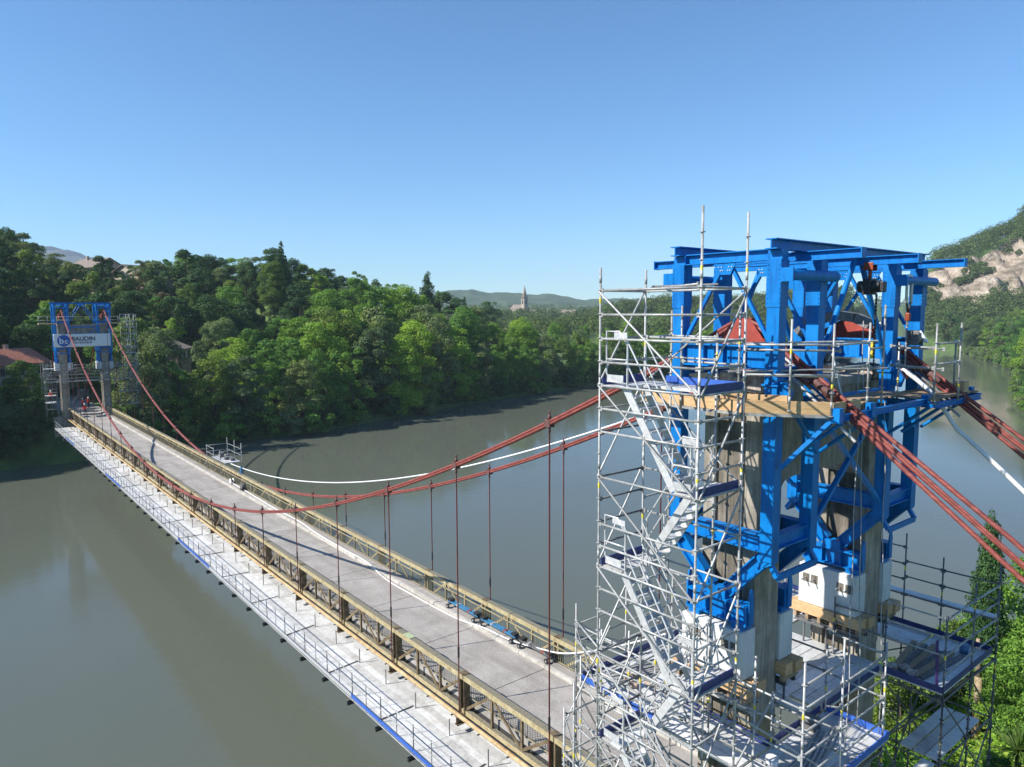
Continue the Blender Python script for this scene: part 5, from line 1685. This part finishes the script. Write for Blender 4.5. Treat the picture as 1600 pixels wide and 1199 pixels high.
for i, (u, v, a, w) in enumerate(((55, 700, 20, 'render_wall'), (38, 730, -30, 'render_pink'), (20, 760, 50, 'render_wall'), (-120, 640, 10, 'render_wall'), (100, 780, -20, 'render_wall'), (260, 640, 15, 'render_pink'))):
    p = uvp(u, v, 0)
    z = float(ground_h(p[0], p[1]))
    house((p[0], p[1], z + 4.5), math.radians(a), 8, 6, 6, 3, w, 'distant village house among the trees near the church spire', 3).__setitem__('group', 'village houses')
def church():
    p = uvp((820 - 800) / FPX * 900, 900, 0)
    zt = up_at(446, 900); zb = up_at(470, 900)
    t = thing('church', 'church with tall pointed stone spire rising over the distant trees', 'church', (p[0], p[1], zb - 20))
    X, Y = p[0], p[1]
    box('tower', t, (X - 3, Y - 3, zb - 22), (X + 3, Y + 3, zb + 2), M['stone'])
    built('spire', t, M['stone'], lambda bm: add_tube(bm, (X, Y, zb + 2), (X, Y, zt), 3.7, 8, .15))
    for sx in (-1, 1):
        for sy in (-1, 1):
            built('pinnacle', t, M['stone'], lambda bm: add_tube(bm, (X + sx * 2.6, Y + sy * 2.6, zb + 2), (X + sx * 2.6, Y + sy * 2.6, zb + 6), .7, 6, .08))
    for a in range(4):
        d = Vector((math.cos(a * math.pi / 2), math.sin(a * math.pi / 2), 0))
        c = Vector((X, Y, zb - 2)) + d * 3.02
        e = Vector((-d.y, d.x, 0))
        plate('belfry_opening', t, [c - e * 1.2 - UPV * 2.5, c + e * 1.2 - UPV * 2.5, c + e * 1.2 + UPV * 2, c + UPV * 3.2, c - e * 1.2 + UPV * 2], .1, M['glass'], d)
    box('nave', t, (X + 3.2, Y - 5, zb - 24), (X + 22, Y + 5, zb - 11), M['stone'])
    plate('nave_roof', t, [(X + 12.8, Y - 5.5, zb - 10.98), (X + 12.8, Y + 5.5, zb - 10.98), (X + 12.8, Y, zb - 5)], 19.5, M['roof_dull'], (1, 0, 0))
church()
# ------------------------------------------------------------------ vegetation
def leaf_cloud(pts, nrm, size, rn, droop=0.2, wild=.5):
    """small bent two-triangle leaves at pts"""
    n = len(pts)
    a = rn.normal(size=(n, 3)) * wild + nrm
    a /= np.linalg.norm(a, axis=1)[:, None] + 1e-9
    ref = rn.normal(size=(n, 3))
    t = np.cross(a, ref); t /= np.linalg.norm(t, axis=1)[:, None] + 1e-9
    b = np.cross(a, t)
    s = size * rn.uniform(0.55, 1.35, (n, 1))
    q = np.stack([pts - t * s * .5, pts - b * s * .33 + a * s * .06, pts + t * s * .5 - a * s * droop * .5, pts + b * s * .33 + a * s * .06], 1)
    return q.reshape(-1, 3)

def quads_mesh(name, co):
    n = len(co) // 4
    me = bpy.data.meshes.new(name)
    me.vertices.add(len(co)); me.vertices.foreach_set('co', co.astype(np.float32).ravel())
    me.loops.add(4 * n); me.loops.foreach_set('vertex_index', np.arange(4 * n, dtype=np.int32))
    me.polygons.add(n)
    me.polygons.foreach_set('loop_start', np.arange(0, 4 * n, 4, dtype=np.int32))
    me.polygons.foreach_set('loop_total', np.full(n, 4, dtype=np.int32))
    me.update(calc_edges=True)
    return me

def lobes_broad(rn, H, W, n, base=.05):
    L_ = []
    for _ in range(n):
        t = rn.uniform(0, 1)
        z = H * (base + (1 - base) * t)
        env = W * (math.sin(math.pi * min(1, .20 + .72 * t)) ** .6)
        a = rn.uniform(0, 6.283); r = env * math.sqrt(rn.uniform(.15, 1))
        rad = W * rn.uniform(.22, .42) * (1 - .25 * t)
        L_.append((r * math.cos(a) * .82, r * math.sin(a) * .82, z - rad * .25, rad, rad * rn.uniform(.7, 1.0)))
    return L_

def crown_mesh(name, lobes, nleaf, size, seed, jitter=.16, up=.25, wild=.5):
    rn = np.random.default_rng(seed)
    L_ = np.array(lobes)
    area = L_[:, 3] ** 2
    k = rn.choice(len(L_), nleaf, p=area / area.sum())
    d = rn.normal(size=(nleaf, 3)); d /= np.linalg.norm(d, axis=1)[:, None]
    d[:, 2] = np.where(d[:, 2] < -.35, -d[:, 2], d[:, 2])
    rr = 1 - np.abs(rn.normal(size=nleaf)) * jitter
    sprig = 1 + .16 * np.sin(d[:, 0] * 7 + k) * np.sin(d[:, 1] * 6 + k * 2) + .1 * np.sin(d[:, 2] * 11 + k)
    rr = rr * sprig
    p = np.stack([L_[k, 0] + d[:, 0] * L_[k, 3] * rr, L_[k, 1] + d[:, 1] * L_[k, 3] * rr, L_[k, 2] + d[:, 2] * L_[k, 4] * rr], 1)
    nr = d * .9 + np.array([0, 0, up])
    return quads_mesh(name, leaf_cloud(p, nr, size, rn, wild=wild))

def trunk_mesh(name, H, W, seed, lobes, r0=.3, lean=.03):
    r_ = random.Random(seed)
    def fn(bm):
        p = Vector((0, 0, -0.6)); r = r0
        top = H * .72
        pts = [Vector((lean * H * math.sin(i * .7 + seed) * i / 6, lean * H * math.cos(i * .9 + seed) * i / 6, -0.6 + (top + .6) * i / 6)) for i in range(7)]
        for i in range(6):
            add_tube(bm, pts[i], pts[i + 1], r0 * (1 - i / 7.5), 7, r0 * (1 - (i + 1) / 7.5), caps=False)
        ls = sorted(lobes, key=lambda l: -l[3])[:10]
        for l in ls:
            zt = min(l[2], top) * r_.uniform(.55, .8)
            i = min(5, max(0, int((zt + .6) / (top + .6) * 6)))
            a = pts[i].lerp(pts[i + 1], .5)
            mid = a.lerp(Vector(l[:3]), .5) + Vector((0, 0, -.04 * H))
            add_tube(bm, a, mid, r0 * .38, 5, r0 * .24, caps=False)
            add_tube(bm, mid, Vector(l[:3]), r0 * .24, 5, r0 * .08, caps=False)
    return bm_mesh(name, fn)

TREE = {}
def make_kind(key, H, W, nl, nleaf, size, seed, lobes=None, r0=.3, jitter=.16, wild=.55):
    rn = random.Random(seed)
    class R: pass
    rr = np.random.default_rng(seed)
    L_ = lobes(rr) if lobes else lobes_broad(rr, H, W, nl)
    TREE[key] = (crown_mesh('crown_' + key, L_, nleaf, size, seed, jitter, wild=wild), trunk_mesh('trunk_' + key, H, W, seed, L_, r0), H, W)
for i in range(5):
    make_kind(f'broad{i}', 16, 5.6 + .5 * (i % 3), 44 + 6 * i, 24000, .33, 20 + i, jitter=.2)
for i in range(3):
    make_kind(f'airy{i}', 17, 5.0, 34, 15000, .34, 40 + i, jitter=.30)
make_kind('round0', 11, 4.6, 26, 9500, .36, 51)
make_kind('round1', 9, 4.4, 22, 8000, .34, 52)
make_kind('poplar', 22, 2.4, 0, 9500, .42, 60, lambda rr: [(rr.normal() * .55, rr.normal() * .55, 3.0 + 18.0 * i / 26, 1.75 * math.sin(math.pi * (.14 + .82 * i / 26)) ** .6 + .25, 1.9) for i in range(27)])
make_kind('conifer', 18, 3.6, 0, 9000, .38, 61, lambda rr: [((.05 + .95 * (1 - i / 44)) * 2.7 * math.cos(i * 2.4) * (.5 + .5 * rr.uniform()), (.05 + .95 * (1 - i / 44)) * 2.7 * math.sin(i * 2.4) * (.5 + .5 * rr.uniform()), 2.5 + 15.4 * i / 44, .35 + 1.25 * (1 - i / 44), .55) for i in range(45)])
make_kind('cypress', 10, 1.2, 0, 24000, .15, 62, lambda rr: [(rr.normal() * .16, rr.normal() * .16, .5 + 9.3 * i / 40, (1.05 * math.sin(math.pi * (.16 + .80 * (i / 40) ** .9)) ** .8 + .10) * rr.uniform(.85, 1.15), .7) for i in range(41)], r0=.16, jitter=.12)
make_kind('bush0', 3.6, 2.3, 30, 16000, .13, 71, r0=.10, jitter=.3, wild=1.1)
make_kind('bush1', 2.6, 2.0, 24, 12000, .12, 72, r0=.08, jitter=.3, wild=1.1)
make_kind('bush2', 5.2, 2.6, 40, 22000, .13, 73, r0=.12, jitter=.34, wild=1.1)
make_kind('shrub', 3.2, 2.4, 14, 2600, .34, 74, r0=.08)

GROUPS = {'far_slope': 'trees on the wooded slope across the river', 'far_shore': 'trees along the far shore', 'plain': 'trees on the low ground beyond the river', 'right': 'trees on the right bank downstream', 'near': 'plants at the foot of the scaffold', 'terrace': 'trees round the terrace by the banner tower'}
PLACE = {'far_slope': 'on the wooded slope behind the far shore', 'far_shore': 'overhanging the water on the far shore', 'plain': 'on the low ground beyond the river bend', 'right': 'on the right bank downstream of the blue frame', 'near': 'at the foot of the scaffold', 'terrace': 'by the terrace beside the banner tower'}
LOOK = {'leaf_mid': 'mid green', 'leaf_bright': 'bright yellow green', 'leaf_dark': 'dark green', 'leaf_grey': 'grey green', 'leaf_brown': 'brownish', 'leaf_olive': 'olive green', 'leaf_far': 'green'}
FORM = {'broad': 'spreading broadleaf tree', 'airy': 'feathery tree', 'round': 'rounded small tree', 'popla': 'slender poplar', 'conif': 'pointed conifer', 'cypre': 'tall narrow cypress', 'bush0': 'leafy bush', 'bush1': 'low leafy bush', 'bush2': 'tall leafy shrub', 'shrub': 'low shrub'}
def where_far(x, y, only_section=False):
    d = dn_of(x, y)
    row = 'at the water edge' if d < 9 else 'low on the slope' if d < 28 else 'halfway up the slope' if d < 62 else 'near the crest'
    sec = ('left of the banner tower', 'behind the banner tower', 'right of the banner tower', 'beyond the parapet scaffold', 'across from mid river', 'toward the poplars', 'past the poplars', 'where the river bends')
    k = 0 if y > 8 else 1 if y > -8 else 2 if y > -26 else 3 if y > -44 else 4 if y > -64 else 5 if y > -90 else 6 if y > -130 else 7
    return sec[k] if only_section else f'{row} {sec[k]}'
def where_right(x, y):
    d = dr_of(x, y)
    row = 'on the right bank edge' if d < 12 else 'behind the right bank trees' if d < 30 else 'deep in the right bank wood'
    return row + (' toward the cliff' if y < -300 else ' downstream of the blue frame' if y < -220 else ' opposite the river bend')
def where_near(x, y):
    return 'below the scaffold, ' + ('close to its legs' if y > -13 else 'before the cypress' if y > -22 else 'past the cypress') + (' by the water' if dr_of(x, y) < 3 else '')
def tree(kind, x, y, H, mat, zone, rot=None, wide=1.0, label=None, z=None, sink=.0):
    cm, tm, h0, w0 = TREE[kind]
    s = H / h0
    g = (float(ground_h(x, y)) if z is None else z) - sink
    form = FORM.get(kind[:5]) or FORM.get(kind.rstrip('0123456789'))
    size = 'tall ' if H > 15.5 else '' if H > 12 else 'smaller ' if H > 8 else 'little '
    if 'shrub' in kind or 'bush' in kind:
        size = 'big ' if H > 3.6 else 'small ' if H < 2.4 else ''
    wh = where_right(x, y) if zone == 'right' else where_near(x, y) if zone == 'near' else where_far(x, y)
    if zone == 'terrace':
        wh = 'by the terrace ' + where_far(x, y, True)
    if zone == 'plain':
        wh = 'in the low wood ' + where_far(x, y, True)
    lab = label or f'{size}{LOOK[mat]} {form} {wh}'
    nm = {'shru': 'bush', 'bush': 'bush', 'popl': 'poplar_tree', 'coni': 'conifer_tree', 'cypr': 'cypress_tree', 'airy': 'feathery_tree', 'roun': 'rounded_tree'}.get(kind[:4], 'broadleaf_tree')
    t = thing(nm, lab, 'bush' if nm == 'bush' else 'tree', (x, y, g), GROUPS[zone])
    rot = RNG.uniform(0, 6.28) if rot is None else rot
    mw = Matrix.Translation((x, y, g)) @ Matrix.Rotation(rot, 4, 'Z') @ Matrix.Diagonal((s * wide, s * wide * RNG.uniform(.9, 1.1), s, 1))
    link('trunk', tm, M['bark'], t, mw)
    link('crown', cm, M[mat], t, mw)
    return t

MATS_SLOPE = ['leaf_mid'] * 5 + ['leaf_dark'] * 3 + ['leaf_bright'] * 4 + ['leaf_grey'] * 2 + ['leaf_olive'] * 2
BROAD = [f'broad{i}' for i in range(5)] + ['airy0', 'airy1', 'airy2', 'round0']
def scatter(x0, x1, y0, y1, dmin, n, ok, placed):
    out = []
    for _ in range(n):
        x, y = RNG.uniform(x0, x1), RNG.uniform(y0, y1)
        if not ok(x, y):
            continue
        if all((x - a) ** 2 + (y - b) ** 2 > dmin * dmin for a, b in placed):
            placed.append((x, y)); out.append((x, y))
    return out
def dn_of(x, y): return x - float(np.interp(y, NS_Y, NS_X))
def dr_of(x, y): return float(np.interp(y, RS_Y, RS_X)) - x
def view(x, y):
    p = Vector((x, y, 0)) - CAM
    v = p.dot(FWD); u = p.dot(RGT)
    return u, v
def in_view(x, y, pad=14):
    u, v = view(x, y)
    return v > 5 and abs(u) < v * .72 + pad
placed = []
# far shore row, right of the tower
y = -9.0
while y > -215:
    xs_ = float(np.interp(y, NS_Y, NS_X))
    x = xs_ + RNG.uniform(2.0, 5.0)
    H = RNG.uniform(11, 16) if y > -48 else RNG.uniform(15, 19.5) if y > -86 else RNG.uniform(9, 12.5)
    m_ = RNG.choice(['leaf_mid', 'leaf_bright', 'leaf_bright', 'leaf_olive', 'leaf_mid', 'leaf_grey'])
    tree(RNG.choice(BROAD), x, y, H, m_, 'far_shore')
    placed.append((x, y))
    tree('shrub', x - RNG.uniform(1.5, 3.2), y + RNG.uniform(-2, 2), RNG.uniform(3, 5), RNG.choice(['leaf_mid', 'leaf_dark', 'leaf_olive']), 'far_shore', z=-6.8)
    tree('shrub', x - RNG.uniform(1.0, 3.0), y + RNG.uniform(2, 4), RNG.uniform(2.5, 4.5), RNG.choice(['leaf_mid', 'leaf_grey', 'leaf_dark']), 'far_shore', z=-6.8)
    y -= RNG.uniform(4.6, 7.2)
# big bright group in the middle of the shore, taller trees behind it
def slope_ok(x, y):
    d = dn_of(x, y)
    if d < 7 or d > 115 or not in_view(x, y):
        return False
    if abs(y) < 6.5 and d < 34:
        return False
    if abs(x - 139) < 8.5 and abs(y - 8.4) < 7.5:
        return False
    if y > 4 and d < 15 and y < 20:
        return False
    for hx_, hy_ in ((243, -22.5), (222, -30), (206, -30.5), (146, -19)):
        if (x - hx_) ** 2 + (y - hy_) ** 2 < 49:
            return False
    return True
for (x, y) in scatter(118, 265, -125, 60, 6.9, 5200, slope_ok, placed):
    d = dn_of(x, y)
    u, v = view(x, y)
    px = 800 + FPX * u / v
    H = RNG.uniform(11, 15.5)
    if 480 < px < 745 and d < 40: H = RNG.uniform(15, 19)
    if 400 < px < 745 and d >= 40: H = RNG.uniform(9, 13)
    if 255 < px < 470 and d > 55: H = RNG.uniform(11, 14.5)
    if 75 < px < 250 and d > 52: H = RNG.uniform(7, 10)
    m_ = RNG.choice(MATS_SLOPE)
    if d > 55: m_ = RNG.choice(['leaf_dark', 'leaf_dark', 'leaf_mid', 'leaf_grey', 'leaf_dark', 'leaf_olive'])
    elif d < 32 and px > 200: m_ = RNG.choice(['leaf_bright', 'leaf_mid', 'leaf_bright', 'leaf_bright', 'leaf_olive', 'leaf_grey'])
    kd = RNG.choice(BROAD)
    tree(kd, x, y, H, m_, 'far_slope', wide=RNG.uniform(.9, 1.15))
# named ones along the skyline
def pt(px, v):   # ground point at image column px and depth v
    q = uvp((px - 800) / FPX * v, v, 0)
    return q[0], q[1]
for px, v, kd, H, m_, lab in ((670, 226, 'poplar', 22, 'leaf_dark', 'tall dark poplar at the end of the wooded slope'), (684, 230, 'poplar', 18, 'leaf_dark', 'shorter dark poplar beside the taller one at the end of the slope'),
                              (727, 330, 'conifer', 21, 'leaf_dark', 'dark pointed conifer standing clear of the low woods near the spire'), (765, 350, 'broad2', 19, 'leaf_dark', 'big dark round tree beside the conifer near the spire'),
                              (235, 190, 'broad1', 9, 'leaf_brown', 'brown leaved tree on the hill beside the reddish house'), (262, 172, 'broad3', 9, 'leaf_brown', 'brown leaved tree lower on the hill slope'),
                              (445, 190, 'conifer', 17, 'leaf_dark', 'dark conifer rising from the crest of the wooded slope')):
    x, y = pt(px, v)
    tree(kd, x, y, H, m_, 'plain' if v > 300 else 'far_slope', label=lab)
tree('round0', 125.5, -66.5, 9.5, 'leaf_grey', 'far_shore', label='pale grey green tree leaning over the water below the tall dark trees', sink=.5)
# terrace, and bank left of the tower with dark leaves painting its shade
for (x, y, kd, H, m_) in ((124.5, 8.2, 'round0', 6.5, 'leaf_olive'), (127, 5.6, 'conifer', 6.0, 'leaf_mid'), (131, 6.8, 'round1', 6.5, 'leaf_bright'), (124, 13.5, 'round0', 7.5, 'leaf_mid'), (126, 18, 'broad0', 11, 'leaf_mid'), (131, 17, 'broad2', 13, 'leaf_dark'), (122, 22, 'broad3', 10, 'leaf_dark'),
                          (137, 17, 'broad1', 14, 'leaf_dark'), (149, 4, 'broad4', 13, 'leaf_dark'), (147, 13, 'broad2', 14, 'leaf_dark'), (152, -4, 'broad0', 13, 'leaf_mid'), (133, 1.5 + 7, 'shrub', 3.0, 'leaf_bright')):
    tree(kd, x, y, H, m_, 'terrace')
for (x, y, kd, H, m_) in ((118.5, 9, 'round1', 7.5, 'leaf_dark'), (119.5, 13.5, 'round0', 8, 'leaf_dark'), (117.5, 17, 'round1', 8.5, 'leaf_dark'), (119, 21.5, 'broad1', 13, 'leaf_dark'), (118, 27, 'broad2', 15, 'leaf_mid'), (121, 33, 'broad3', 16, 'leaf_dark'), (118, 39, 'broad0', 16, 'leaf_mid'), (126, 26, 'broad4', 15, 'leaf_dark'), (118.8, 6.6, 'round1', 5.5, 'leaf_dark')):  # the broad ones stand out of frame, added to shade the bank
    tree(kd, x, y, H, m_, 'terrace', sink=.5)
for k in range(22):
    y = 5.6 + k * 1.2
    x = float(np.interp(y, NS_Y, NS_X)) + RNG.uniform(0.5, 3.5)
    tree('shrub', x, y, RNG.uniform(2.2, 3.6), RNG.choice(['leaf_dark', 'leaf_mid', 'leaf_dark']), 'terrace', z=RNG.uniform(-7.2, -3.0))
for k in range(9):
    x = 119.5 + RNG.uniform(0, 5); y = -6 - k * .5 + RNG.uniform(-2, 2)
    tree('shrub', x, y, RNG.uniform(2.5, 4), RNG.choice(['leaf_bright', 'leaf_mid', 'leaf_dark']), 'far_shore')
# low wooded ground beyond the bend
def plain_ok(x, y):
    d = dn_of(x, y)
    u, v = view(x, y)
    return d > 8 and y < -112 and 190 < v < 345 and in_view(x, y) and u > -30
for (x, y) in scatter(140, 380, -430, -112, 10.5, 2600, plain_ok, placed):
    u, v = view(x, y)
    tree(RNG.choice(BROAD), x, y, RNG.uniform(7, 10), RNG.choice(['leaf_bright', 'leaf_bright', 'leaf_bright', 'leaf_mid', 'leaf_olive', 'leaf_grey']), 'plain')
# right bank downstream
def right_ok(x, y):
    u, v = view(x, y)
    d = dr_of(x, y)
    return 2 < d < 60 and y < -150 and 120 < v < 400 and in_view(x, y, 10)
for (x, y) in scatter(-20, 190, -460, -150, 8.5, 2600, right_ok, placed):
    tree(RNG.choice(BROAD), x, y, RNG.uniform(11, 16), RNG.choice(['leaf_mid', 'leaf_mid', 'leaf_olive', 'leaf_bright', 'leaf_grey', 'leaf_dark']), 'right')
for yv in range(-170, -400, -7):
    x = float(np.interp(yv, RS_Y, RS_X)) - 1.0
    if in_view(x, yv, 6):
        tree('shrub', x, yv, RNG.uniform(3, 5), RNG.choice(['leaf_mid', 'leaf_olive', 'leaf_grey']), 'right')

# far woodland that reads as one mass: joined clumps of leaves
def woodland():
    rn = np.random.default_rng(5)
    def samp(n, u0, u1, v0, v1):
        return np.stack([rn.uniform(u0, u1, n), rn.uniform(v0, v1, n)], 1)
    # general cover thinning with distance, dense cover on the cliff hill's foot and crest, clumps on the rock
    UV = [samp(650, -60, 420, 345, 450), samp(420, 170, 430, 398, 455), samp(620, 60, 430, 496, 560), samp(1000, -420, 480, 545, 760), samp(650, -640, 640, 760, 1500)]
    rock = samp(1500, 262, 430, 452, 498)
    cl = np.sin(rock[:, 0] * .17) + np.sin(rock[:, 1] * .23 + rock[:, 0] * .06) + np.sin(rock[:, 0] * .05 + 1.0)
    UV.append(rock[cl > .55])
    UV.append(samp(260, 100, 262, 452, 498))
    uv = np.concatenate(UV)
    u, v = uv[:, 0], uv[:, 1]
    X = CAM.x + RGT.x * u + FWD.x * v; Y = CAM.y + RGT.y * u + FWD.y * v
    dn = X - np.interp(Y, NS_Y, NS_X); dr = np.interp(Y, RS_Y, RS_X) - X
    ok = (np.maximum(dn, dr) > 4) & (np.abs(u) < v * .76)
    X, Y, u, v = X[ok], Y[ok], u[ok], v[ok]
    Z = ground_h(X, Y)
    allp = []
    for i in range(len(X)):
        on_rock = 452 < v[i] < 498 and u[i] > 262
        H = rn.uniform(2.5, 6) if on_rock else rn.uniform(7.5, 12) if v[i] < 570 else rn.uniform(10, 15)
        W = H * rn.uniform(.42, .58)
        k = 330 if v[i] < 570 else 150
        sz = .85 if v[i] < 570 else 1.7
        d = rn.normal(size=(k, 3)); d /= np.linalg.norm(d, axis=1)[:, None]
        d[:, 2] = np.where(d[:, 2] < -.3, -d[:, 2], d[:, 2])
        lump = 1 + .22 * np.sin(d[:, 0] * 5 + i) * np.sin(d[:, 1] * 5 + 2 * i) + .12 * np.sin(d[:, 2] * 9 + i)
        p = np.stack([X[i] + d[:, 0] * W * lump, Y[i] + d[:, 1] * W * lump, Z[i] + H * .5 + d[:, 2] * H * .5 * lump], 1)
        allp.append(leaf_cloud(p, d + np.array([0, 0, .3]), sz, rn))
    o = link('far_woodland', quads_mesh('far_woodland', np.concatenate(allp)), M['leaf_far'])
    tag(o, 'dense green woodland covering the distant banks and hillside', 'woodland', kind='stuff')
woodland()

# plants at the foot of the scaffold
tree('cypress', 1.9, -22.6, 11.2, 'leaf_dark', 'near', wide=.62, label='tall narrow cypress beyond the scaffold platform', sink=.5)
tree('bush2', 3.6, -17.5, 5.4, 'leaf_olive', 'near', label='olive green shrub between the scaffold corner and the cypress')
tree('bush2', 0.8, -27.0, 6.5, 'leaf_mid', 'near', label='mid green tall shrub beyond the cypress')
tree('bush0', 4.4, -20.5, 4.6, 'leaf_olive', 'near', label='yellowish bush at the water edge beside the cypress')
tree('bush0', 3.2, -13.0, 4.2, 'leaf_bright', 'near', label='bright green bush at the water edge below the platform')
tree('bush2', -1.2, -20.5, 5.2, 'leaf_mid', 'near', label='large green shrub with pale twigs right of the scaffold corner')
tree('bush0', 3.6, -25.0, 4.6, 'leaf_olive', 'near', label='olive bush at the water edge beyond the cypress')
for i in range(22):
    x, y = RNG.uniform(-6.5, 3.2), RNG.uniform(-30, -8.6)
    tree(RNG.choice(['bush0', 'bush1', 'bush1']), x, y, RNG.uniform(1.2, 2.4), RNG.choice(['leaf_bright', 'leaf_mid', 'leaf_mid', 'leaf_bright', 'leaf_dark']), 'near')
for (x, y) in ((-1.2, -16.6),):
    pass
def spiky(x, y, s, label):
    z = float(ground_h(x, y))
    t = thing('yucca', label, 'plant', (x, y, z), 'spiky plants')
    def trunk(bm):
        add_tube(bm, (x, y, z - .2), (x + .05, y, z + 1.2 * s), .12 * s, 8, .09 * s)
    built('stem', t, M['bark'], trunk)
    r_ = random.Random(3)
    def lv(bm):
        c = Vector((x + .05, y, z + 1.2 * s))
        for k in range(90):
            a = r_.uniform(0, 6.283); e = r_.uniform(-.3, 1.4)
            d = Vector((math.cos(a) * math.cos(e), math.sin(a) * math.cos(e), math.sin(e)))
            w = d.cross(UPV).normalized() * .045 * s
            tip = c + d * 1.15 * s - Vector((0, 0, .12 * s * math.cos(e)))
            mid = c + d * .5 * s
            v = [bm.verts.new(q) for q in (c - w * .5, c + w * .5, mid + w, tip, mid - w)]
            bm.faces.new(v)
    built('leaf_rosette', t, M['leaf_olive'], lv)
spiky(-1.7, -15.6, 1.1, 'spiky yucca rosette right of the bare trunk below the scaffold')
def bare_trunk():
    x, y = 1.2, -19.9
    z = float(ground_h(x, y))
    t = thing('bare_trunk', 'bare reddish tree trunk standing behind the scaffold corner', 'tree trunk', (x, y, z))
    built('trunk', t, M['timber_old'], lambda bm: (add_tube(bm, (x, y, z - .3), (x + .05, y, z + 3.2), .2, 10, .16), add_tube(bm, (x + .05, y, z + 3.2), (x + .2, y - .1, z + 5.0), .16, 10, .08)))
bare_trunk()
def undergrowth():
    rn = np.random.default_rng(9)
    n = 42000
    X = rn.uniform(-9, 5.5, n); Y = rn.uniform(-42, -5.8, n)
    dr = np.interp(Y, RS_Y, RS_X) - X
    k = dr > -.3
    X, Y = X[k], Y[k]
    Z = ground_h(X, Y) + np.abs(rn.normal(size=len(X))) * .22 + .25 * np.maximum(0, np.sin(X * 1.3) * np.cos(Y * 1.1))
    p = np.stack([X, Y, Z], 1)
    o = link('undergrowth', quads_mesh('undergrowth', leaf_cloud(p, np.tile([0, 0, 1.0], (len(p), 1)), .22, rn)), M['leaf_bright'])
    tag(o, 'bright green undergrowth and ivy covering the near bank', 'undergrowth', kind='stuff')
undergrowth()

# ------------------------------------------------------------------ air
me = bm_mesh('haze', lambda bm: add_box(bm, (-3900, -3900, -14), (3900, 3900, 330)))
hz = bpy.data.materials.new('haze_air')
hz.use_nodes = True
nt = hz.node_tree
nt.nodes.clear()
out = nt.nodes.new('ShaderNodeOutputMaterial')
pv = nt.nodes.new('ShaderNodeVolumePrincipled')
pv.inputs['Color'].default_value = (0.72, 0.86, 1.0, 1)
pv.inputs['Density'].default_value = 0.00016
pv.inputs['Anisotropy'].default_value = 0.0
nt.links.new(pv.outputs[0], out.inputs['Volume'])
tag(link('haze', me, hz), 'thin blue haze in the air over the valley', 'haze', kind='stuff')
